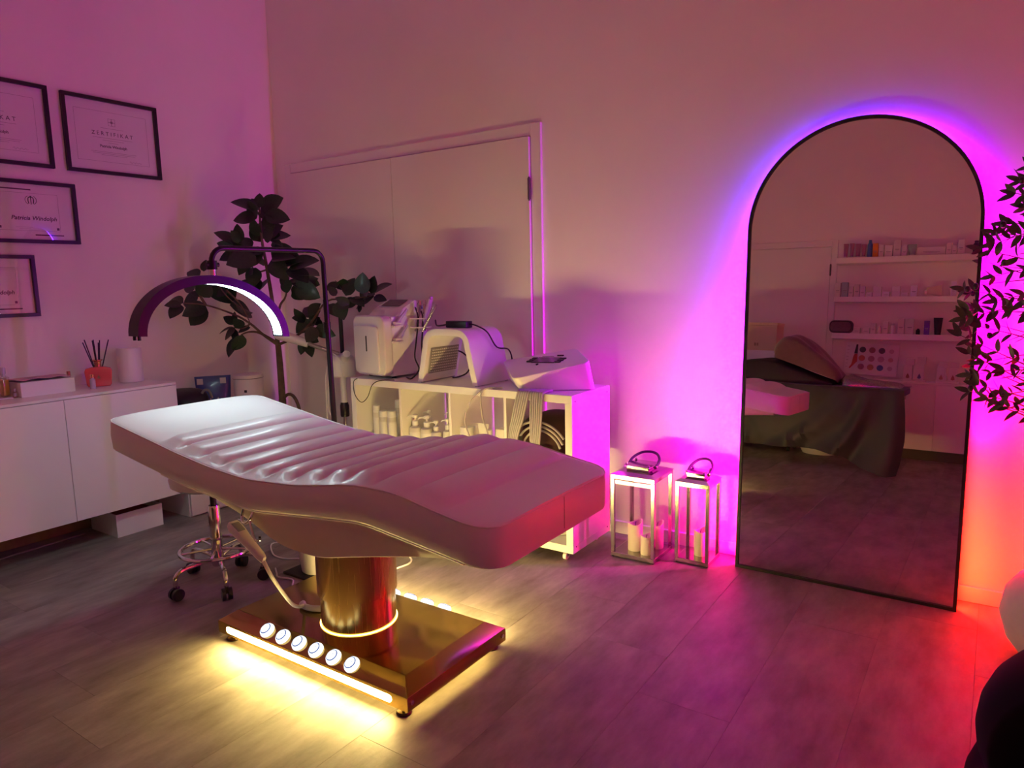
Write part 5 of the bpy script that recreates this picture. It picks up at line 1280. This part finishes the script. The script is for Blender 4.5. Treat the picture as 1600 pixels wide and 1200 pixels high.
def solid(name, x0, x1, z, h, dep, m, label, cat, group, kind='box', y=-4.735):
    """one product standing on a shelf: box, tube (flattened top) or bottle"""
    xc = (x0+x1)/2; w = x1-x0
    e = empty(name, (xc, y, z), label, cat, 0, group)
    if kind == 'box':
        b = B(); box(b, x0, x1, y-dep/2, y+dep/2, z+.0003, z+h, .0008, 1); o = part('carton', b, m, e, smooth=False)
        b = B(); box(b, x0+w*.2, x1-w*.2, y+dep/2, y+dep/2+.0008, z+h*.42, z+h*.47); box(b, x0+w*.3, x1-w*.3, y+dep/2, y+dep/2+.0008, z+h*.34, z+h*.36); part('print', b, INKG, o, smooth=False)
    elif kind == 'stack':
        b = B(); box(b, x0, x1, y-dep/2, y+dep/2, z+.0003, z+h*.48, .0008, 1); part('lower_carton', b, m, e, smooth=False)
        b = B(); box(b, x0, x1, y-dep/2, y+dep/2, z+h*.485, z+h, .0008, 1); part('upper_carton', b, m, e, smooth=False)
    elif kind == 'tube':
        t = B(); rows = []; ch_ = h*.13
        for i in range(7):
            f = i/6
            rows.append([t.verts.new((xc+w*(.36+.14*f)*math.cos(2*PI*q/16), y+(w*.36*(1-f)**.7+.002)*math.sin(2*PI*q/16), z+ch_+(h-ch_)*f)) for q in range(16)])
        for a, c in zip(rows, rows[1:]):
            for q in range(16): t.faces.new((a[q], a[(q+1) % 16], c[(q+1) % 16], c[q]))
        t.faces.new(rows[0][::-1]); t.faces.new(rows[-1]); bmesh.ops.recalc_face_normals(t, faces=t.faces); part('tube_body', t, m, e, ang=60)
        b = B(); lathe(b, [(w*.34, .0003), (w*.34, ch_-.0005)], 16, (xc, y, z)); part('cap', b, CAPW if m is not BLACK else BLACK, e)
    else:
        r = w/2
        b = B(); lathe(b, [(r*.92, .0003), (r, .004), (r, h*.72), (r*.8, h*.80), (r*.5, h*.83)], 20, (xc, y, z)); part('bottle_body', b, m, e)
        b = B(); lathe(b, [(r*.62, h*.831), (r*.62, h*.98), (r*.55, h)], 16, (xc, y, z)); part('cap', b, m if kind == 'bottle_same' else CAPW, e)
    return e
PUR = mat('mauve_tube', (.42, .16, .28), .4, var=.06); BLU = mat('blue_bottle', (.07, .17, .42), .35, var=.06); ORA = mat('orange_bottle', (.75, .26, .01), .35, var=.06)
MINT = mat('mint_tube', (.36, .48, .44), .4, var=.05); CART = mat('white_carton', (.76, .70, .68), .6, var=.03); LIL = mat('pearl_carton', (.78, .74, .84), .18, var=.03, coat=.6)
DPU = mat('dark_purple', (.07, .02, .09), .35, var=.1); VIO = mat('violet_foil', (.16, .06, .36), .25, var=.15)
Z1 = 1.9405
g = 'products on the top shelf'
for (a, c, h, m, kd, nm, lb, ct) in (
    (218, 272, .150, PUR, 'tube', 'cream_tube', 'mauve tube at the very left of the top shelf', 'tube'),
    (284, 332, .152, PUR, 'tube', 'cream_tube', 'pale-topped mauve tube, second on the top shelf', 'tube'),
    (342, 402, .145, PUR, 'tube', 'cream_tube', 'wide mauve tube, third on the top shelf', 'tube'),
    (406, 458, .138, PUR, 'tube', 'cream_tube', 'mauve tube touching the blue bottle', 'tube'),
    (468, 522, .176, BLU, 'bottle_same', 'blue_bottle', 'tall blue bottle on the top shelf', 'bottle'),
    (527, 580, .140, ORA, 'box', 'orange_carton', 'orange carton beside the blue bottle', 'box'),
    (588, 638, .122, CART, 'box', 'product_box', 'slim white carton right of the orange one', 'box'),
    (648, 726, .114, CART, 'box', 'product_box', 'wide white carton before the tallest one', 'box'),
    (736, 806, .162, CART, 'box', 'product_box', 'tallest white carton on the top shelf', 'box'),
    (820, 866, .110, CART, 'box', 'product_box', 'narrow white carton left of the mint tube', 'box'),
    (872, 962, .118, MINT, 'tube', 'cream_tube', 'mint green tube on the top shelf', 'tube'),
    (968, 1234, .082, CART, 'box', 'product_box', 'long low white carton on the top shelf', 'box'),
    (1240, 1288, .112, CART, 'box', 'product_box', 'white carton right of the long low one', 'box'),
    (1291, 1336, .086, CART, 'box', 'product_box', 'short white carton between two taller ones', 'box'),
    (1344, 1404, .140, CART, 'box', 'product_box', 'tall white carton near the right shelf end', 'box'),
    (1478, 1540, .126, DPU, 'bottle_same', 'purple_bottle', 'dark purple bottle at the right of the top shelf', 'bottle')):
    solid(nm, sx_(a), sx_(c), Z1, h, .045, m, lb, ct, g, kd)
Z2 = 1.5495
g = 'products on the middle shelf'
for (a, c, h, m, kd, nm, lb, ct) in (
    (155, 215, .148, CART, 'box', 'product_box', 'leftmost tall carton on the middle shelf', 'box'),
    (228, 294, .150, MINT, 'box', 'product_box', 'greenish tall carton on the middle shelf', 'box'),
    (300, 350, .108, CART, 'box', 'product_box', 'short carton, third on the middle shelf', 'box'),
    (362, 415, .128, CART, 'box', 'product_box', 'carton left of the first shiny violet one', 'box'),
    (422, 474, .108, LIL, 'box', 'product_box', 'first shiny violet carton on the middle shelf', 'box'),
    (484, 546, .048, LIL, 'box', 'product_box', 'small low carton after the shiny violet one', 'box'),
    (557, 640, .104, LIL, 'stack', 'product_box', 'pair of stacked small cartons, left pair', 'box'),
    (650, 724, .052, LIL, 'box', 'product_box', 'small low carton between the stacked pairs', 'box'),
    (746, 826, .104, LIL, 'stack', 'product_box', 'pair of stacked small cartons, right pair', 'box'),
    (836, 906, .042, LIL, 'box', 'product_box', 'lowest small carton right of the stacked pairs', 'box'),
    (930, 992, .112, LIL, 'box', 'product_box', 'second shiny violet carton on the middle shelf', 'box'),
    (1308, 1358, .142, LIL, 'box', 'product_box', 'rightmost carton on the middle shelf behind olive leaves', 'box')):
    solid(nm, sx_(a), sx_(c), Z2, h, .045, m, lb, ct, g, kd)
e = empty('cream_tube', (sx_(1145), -4.735, Z2), 'cream squeeze tube lying flat on the middle shelf', 'tube')
t = B(); rows = []
for i in range(7):
    f = i/6; x = sx_(1085)+(sx_(1222)-sx_(1085))*f
    rows.append([t.verts.new((x, -4.735+.026*math.cos(2*PI*q/16)*(1-.8*f), Z2+.046+(.042+.012*f)*math.sin(2*PI*q/16)*(.75+.3*f))) for q in range(16)])
for a, c in zip(rows, rows[1:]):
    for q in range(16): t.faces.new((a[q], a[(q+1) % 16], c[(q+1) % 16], c[q]))
t.faces.new(rows[0][::-1]); t.faces.new(rows[-1]); bmesh.ops.recalc_face_normals(t, faces=t.faces)
zmin = min(v.co.z for v in t.verts)
bmesh.ops.translate(t, verts=t.verts, vec=(0, 0, Z2+.0005-zmin)); part('tube_body', t, mat('cream_plastic', (.72, .62, .48), .4, var=.05), e, ang=60)
b = B(); cyl(b, (sx_(1064), -4.735, Z2+.04), (sx_(1084), -4.735, Z2+.04), .026, 16); part('cap', b, CAPW, e)
Z3 = 1.1845
g = 'products on the lowest shelf'
for (a, c, h, m, kd, nm, lb, ct) in (
    (376, 446, .056, CART, 'box', 'product_box', 'small square carton next to the grey pouch', 'box'),
    (472, 546, .056, CART, 'box', 'product_box', 'small square carton, second from the grey pouch', 'box'),
    (556, 606, .104, CART, 'box', 'product_box', 'slim carton after the small square cartons', 'box'),
    (616, 662, .078, CAPW, 'bottle', 'lotion_bottle', 'little white bottle between two slim cartons', 'bottle'),
    (676, 730, .120, CART, 'box', 'product_box', 'slim carton right of the little white bottle', 'box'),
    (750, 800, .104, CAPW, 'bottle', 'lotion_bottle', 'white bottle before the two tall cartons', 'bottle'),
    (826, 890, .152, CART, 'box', 'product_box', 'left one of two tall cartons on the lowest shelf', 'box'),
    (906, 980, .152, CART, 'box', 'product_box', 'right one of two tall cartons on the lowest shelf', 'box'),
    (1004, 1044, .058, BLACK, 'bottle_same', 'dark_vial', 'tiny black bottle on the lowest shelf', 'bottle'),
    (1080, 1132, .135, VIO, 'box', 'violet_carton', 'glossy violet carton on the lowest shelf', 'box'),
    (1166, 1254, .165, BLACK, 'tube', 'cream_tube', 'big black squeeze tube on the lowest shelf', 'tube'),
    (1306, 1352, .058, CART, 'box', 'product_box', 'small white carton right of the black tube', 'box')):
    solid(nm, sx_(a), sx_(c), Z3, h, .045, m, lb, ct, g, kd)
e = empty('cosmetic_pouch', (sx_(242), -4.74, Z3), 'rounded grey mesh pouch at the left of the lowest shelf', 'pouch')
b = B(); prism(b, rrect(sx_(118), sx_(368), Z3+.001, Z3+.130, .045, 6), -4.785, -4.70, 'xz', .018, 3); pb = part('pouch_body', b, mat('mesh_grey', (.20, .14, .14), .7, var=.2, vscale=60, bump=.4, bscale=200), e, ang=60)
b = B(); tube(b, [(x_, -4.697, z_) for x_, z_ in rrect(sx_(130), sx_(356), Z3+.014, Z3+.118, .036, 5)], .0035, 6, 0, closed=True); part('zip', b, BLACK, pb)
# colour chart with nail polish picture leaning on the wall
po_ = empty('colour_chart', (-1.04, -4.80, .735), 'white nail polish colour chart with round swatches, seen in the mirror', 'poster')
Mc = Matrix.Translation((-1.035, -4.815, .745)) @ Matrix.Rotation(R(6), 4, 'X') @ Matrix.Rotation(R(2.5), 4, 'Y')
b = B(); box(b, -.245, .245, -.004, .004, 0.02, .345, .001, 1, Mc); cc_ = part('board', b, PAPER, po_, smooth=False)
sw = [(.05, .04, .05), (.30, .10, .12), (.12, .05, .05), (.62, .50, .52), (.55, .08, .06), (.50, .22, .26), (.60, .42, .42), (.60, .35, .32), (.42, .16, .14), (.55, .18, .10), (.03, .05, .25), (.62, .45, .50)]
for r_ in range(3):
    for c_ in range(4):
        m = mat('swatch_%d' % (r_*4+c_), sw[r_*4+c_], .3, var=.08, coat=.3)
        b = B(); p = Vector((-.085+.088*c_, .0042, .275-.087*r_)); cyl(b, Mc @ p, Mc @ (p+Vector((0, .002, 0))), .030 if c_ < 3 else .022, 24); part('swatch', b, m, cc_, smooth=False)
b = B(); prism(b, [(-.160, .23), (-.148, .325), (-.132, .325), (-.128, .23)], .0042, .0075, 'xz', 0, 1, Mc); part('bottle_picture', b, mat('print_black', (.03, .015, .015), .4, var=.1), cc_, smooth=False)
b = B(); prism(b, [(-.175, .12), (-.165, .20), (-.155, .228), (-.128, .228), (-.125, .15), (-.185, .075), (-.195, .08)], .0042, .0075, 'xz', 0, 1, Mc); part('polish_picture', b, mat('print_red', (.55, .07, .02), .4, var=.1), cc_, smooth=False)
b = B()
for k in range(7): box(b, -.232, -.210, .0042, .0050, .09+.035*k, .093+.035*k, M=Mc)
part('scale_marks', b, INKG, cc_, smooth=False)
# display boxes on the cabinet
g = 'display boxes on the low cabinet'
for k, (a, c, h, lb, cl) in enumerate(((932, 1028, .215, 'white display box with brown drop print, leftmost on the low cabinet', (.30, .12, .06)), (1042, 1136, .235, 'tallest white display box, with blue drop print', (.10, .09, .28)), (1242, 1338, .200, 'white display box with tan print, third from the left', (.42, .20, .12)), (1352, 1440, .195, 'white display box half behind the olive leaves', (.36, .12, .08)))):
    x0, x1 = sx_(a), sx_(c); y = -4.56; e = empty('display_box', ((x0+x1)/2, y, .7355), lb, 'box', 0, g)
    b = B(); box(b, x0-.006, x1+.006, y-.045, y+.045, .7355, .752, .001, 1); part('tray', b, CART, e, smooth=False)
    b = B(); box(b, x0, x1-.012, y-.035, y+.032, .7523, .7355+h*.72, .001, 1); cb_ = part('carton', b, CART, e, smooth=False)
    b = B(); box(b, x0+.012, x1, y-.040, y+.020, .7355+h*.7203, .7355+h, .001, 1); part('rear_carton', b, CART, e, smooth=False)
    b = B(); cx = (x0+x1)/2-.006; prism(b, [(cx-.016, .772), (cx, .764), (cx+.016, .772), (cx+.012, .79), (cx, .815), (cx-.012, .79)], y+.0321, y+.0335, 'xz'); part('print', b, mat('drop_%d' % k, cl, .5, var=.1), cb_, smooth=False)
# massage table with dark sheet
mt = empty('massage_table', (-1.55, -3.62, 0), 'folding massage table with white legs behind the treatment bed, seen in the mirror', 'massage table')
TX0, TX1, TY0, TY1 = -2.55, -.585, -3.95, -3.315
b = B(); box(b, TX0, TX1, TY0, TY1, .645, .705, .015, 3); part('padded_top', b, mat('table_vinyl', (.10, .085, .08), .5, var=.1), mt)
b = B(); box(b, TX0+.03, TX1-.03, TY0+.03, TY1-.03, .60, .6445, .002, 1); part('frame', b, mat('beech', (.55, .42, .28), .5, var=.1), mt, smooth=False)
WLEG = mat('white_leg', (.75, .68, .58), .4, var=.05)
for lx in (TX0+.06, TX1-.06):
    for ly in (TY0+.11, TY1-.09):
        b = B(); box(b, lx-.018, lx+.018, ly-.018, ly+.018, .012, .600, .002, 1); lg = part('leg', b, WLEG, mt, smooth=False)
        b = B(); lathe(b, [(.022, 0), (.022, .012)], 14, (lx, ly, 0)); part('foot', b, BLACK, lg)
for lx in (TX0+.06, TX1-.06):
    b = B(); box(b, lx-.010, lx+.010, TY0+.13, TY1-.11, .15, .19, .002, 1); part('crossbar', b, WLEG, mt, smooth=False)
    b = B(); cyl(b, (lx-.004, TY0+.13, .19), (lx-.25 if lx > -1 else lx+.25, TY0+.13, .60), .008, 10); part('brace', b, WLEG, mt)
# sheet: top, front drape with folds running into a floor-touching corner
SHEET = mat('grey_satin', (.026, .020, .022), .58, var=.08, vscale=6, sheen=.3)
sh_ = B(); NX = 120
def hem(x):
    return interp([(-2.6, .16), (-1.8, .155), (-1.25, .165), (-1.0, .13), (-.80, .055), (-.665, .004), (-.60, .02), (-.575, .30)], x)
rows = []
rowspec = [('top', f) for f in (0, .25, .5, .75, .97)] + [('edge', 0)] + [('drop', f) for f in (.04, .12, .22, .34, .48, .62, .76, .88, 1.0)]
for i in range(NX+1):
    x = -2.575 + (2.575-.575)*i/NX; r = []
    for kd, f in rowspec:
        if kd == 'top': r.append(sh_.verts.new((x, TY0+.01+(TY1-TY0-.01)*f, .709+.004*math.sin(x*9+f*4))))
        elif kd == 'edge': r.append(sh_.verts.new((x, TY1+.010, .706)))
        else:
            zb = hem(x); z = .700-(.700-zb)*f
            u = (x+.66)*(1.0-.55*f)  # folds gather towards the corner tip
            xx = -.66+(x+.66)*(1-.0*f)
            pull = max(0., 1-abs(x+.66)/1.5)
            xx = x + .05*f*pull*math.sin(u*17)
            yy = TY1+.016+f*(.016+.045*pull)*(1+math.sin(u*34+f*2.5))+.016*f*math.sin(u*61)
            r.append(sh_.verts.new((xx, yy, z)))
    rows.append(r)
for a, c in zip(rows, rows[1:]):
    for k in range(len(a)-1): sh_.faces.new((a[k], c[k], c[k+1], a[k+1]))
bmesh.ops.recalc_face_normals(sh_, faces=sh_.faces)
ex = bmesh.ops.solidify(sh_, geom=sh_.faces[:], thickness=-.0022)
tag(fin('table_sheet', sh_, SHEET, ang=70), 'dark grey satin sheet draped over the massage table, tip on the floor', 'sheet')
# throws on it
FUR = mat('pink_plush', (.17, .085, .085), .95, var=.15, vscale=25, bump=1.0, bscale=140, sheen=.6)
def slab(name, pts, w0, w1, th, m, seed, label, cat, under=lambda x, g: .7165):
    """thick soft fabric following pts, from y=w0 to y=w1"""
    P = smooth_path(pts, 8); t = B(); rg = random.Random(seed); rows = []; n = len(P); J = 16
    ph = [rg.uniform(0, 6) for _ in range(4)]
    for i, p in enumerate(P):
        d = (P[min(i+1, n-1)]-P[max(i-1, 0)]).normalized(); nn_ = Vector((-d.z, 0, d.x))
        if nn_.z < 0: nn_ = -nn_
        f = i/(n-1); r = []
        k = math.sin(PI*min(1, max(0, f)))**.3 if 0 < f < 1 else .15
        for side in (1, -1):
            for j in (range(J+1) if side > 0 else range(J, -1, -1)):
                g_ = j/J; y = w0+(w1-w0)*g_
                e_ = (1-(2*g_-1)**6)
                off = th*k*e_*(1+.25*math.sin(f*11+ph[0]+g_*5)+.2*math.sin(g_*17+ph[1])) if side > 0 else -th*.1*k*e_
                q_ = Vector((p.x, y+.015*math.sin(f*9+ph[2]), p.z))+nn_*off
                if side < 0: q_ = Vector((p.x, y+.015*math.sin(f*9+ph[2]), min(under(p.x, g_), p.z-.004)))
                r.append(t.verts.new(q_))
        rows.append(r)
    m_ = len(rows[0])
    for a, c in zip(rows, rows[1:]):
        for k in range(m_): t.faces.new((a[k], a[(k+1) % m_], c[(k+1) % m_], c[k]))
    t.faces.new(rows[0][::-1]); t.faces.new(rows[-1]); bmesh.ops.recalc_face_normals(t, faces=t.faces)
    return tag(fin(name, t, m, ang=80), label, cat)
slab('grey_blanket', [(-2.50, 0, .730), (-2.2, 0, .80), (-2.0, 0, .85), (-1.85, 0, .88), (-1.70, 0, .895), (-1.58, 0, .865), (-1.40, 0, .80), (-1.22, 0, .738), (-1.13, 0, .722)], -3.90, -3.38, .020, mat('dark_throw', (.03, .025, .026), .8, var=.2, bump=.5, bscale=60), 3, 'rumpled dark throw heaped on the massage table', 'blanket')
slab('plush_throw', [(-1.625, 0, .96), (-1.59, 0, 1.02), (-1.53, 0, 1.07), (-1.45, 0, 1.06), (-1.32, 0, .965), (-1.20, 0, .86), (-1.12, 0, .785), (-1.095, 0, .740)], -3.86, -3.42, .050, FUR, 8, 'pink plush throw folded over the massage table heap', 'blanket', lambda x, g: interp([(-1.7, .955), (-1.6, .925), (-1.4, .855), (-1.2, .79), (-1.08, .745)], x))
slab('sequin_cloth', [(-1.060, 0, .735), (-1.04, 0, .765), (-.98, 0, .758), (-.85, 0, .735), (-.70, 0, .722), (-.61, 0, .719)], -3.80, -3.37, .030, mat('silver_sequin', (.45, .40, .44), .22, metal=1., var=.4, vscale=80, bump=1.0, bscale=60), 5, 'shiny silver cloth at the end of the massage table', 'cloth')
# cream box with bow
e = empty('gift_box', (-1.96, -4.26, .9855), 'cream gift box with small printed mark behind the throws, seen in the mirror', 'box')
CRM = mat('cream_box', (.74, .60, .36), .5, var=.03)
b = B(); box(b, -2.13, -1.79, -4.40, -4.12, .9855, 1.235, .002, 1); gb = part('box_body', b, CRM, e, smooth=False)
b = B(); box(b, -2.135, -1.785, -4.405, -4.115, 1.2355, 1.262, .002, 1); part('lid', b, CRM, e, smooth=False)
b = B(); box(b, -2.005, -1.985, -4.1199, -4.1185, 1.03, 1.06); box(b, -1.978, -1.962, -4.1199, -4.1185, 1.03, 1.06); part('print', b, mat('print_tan', (.42, .30, .16), .6, var=.05), gb, smooth=False)
# white trolley behind the table
e = empty('white_trolley', (-1.90, -4.28, 0), 'white storage trolley on casters behind the massage table', 'trolley')
b = B(); box(b, -2.25, -1.58, -4.45, -4.08, .06, .985, .003, 1); tb = part('body', b, WHITE, e, smooth=False)
for k in range(3):
    b = B(); box(b, -2.24, -1.59, -4.0795, -4.062, .10+.29*k, .37+.29*k, .003, 1); dr = part('drawer', b, WHITE, e, smooth=False)
    b = B(); cyl(b, (-1.98, -4.05, .30+.29*k), (-1.85, -4.05, .30+.29*k), .006, 10); part('handle', b, CHROME, dr)
for x in (-2.20, -1.62):
    for y in (-4.40, -4.12):
        b = B(); cyl(b, (x-.012, y, .025), (x+.012, y, .025), .025, 18); box(b, x-.016, x+.016, y-.012, y+.012, .045, .0598, .002, 1); part('caster', b, BLACK, e)
e = empty('wash_basin', (-1.35, -4.15, 0), 'white plastic basin on the floor behind the massage table', 'basin')
b = B(); lathe(b, [(.14, 0), (.15, .005), (.20, .10), (.215, .105), (.195, .10), (.14, .012), (0, .012)], 40, (-1.35, -4.2, 0)); part('bowl', b, WPLA, e)
b = B(); tube(b, [(-1.35+.213*math.cos(2*PI*i/40), -4.2+.213*math.sin(2*PI*i/40), .105) for i in range(40)], .006, 8, 0, closed=True); part('rim', b, WPLA, e)
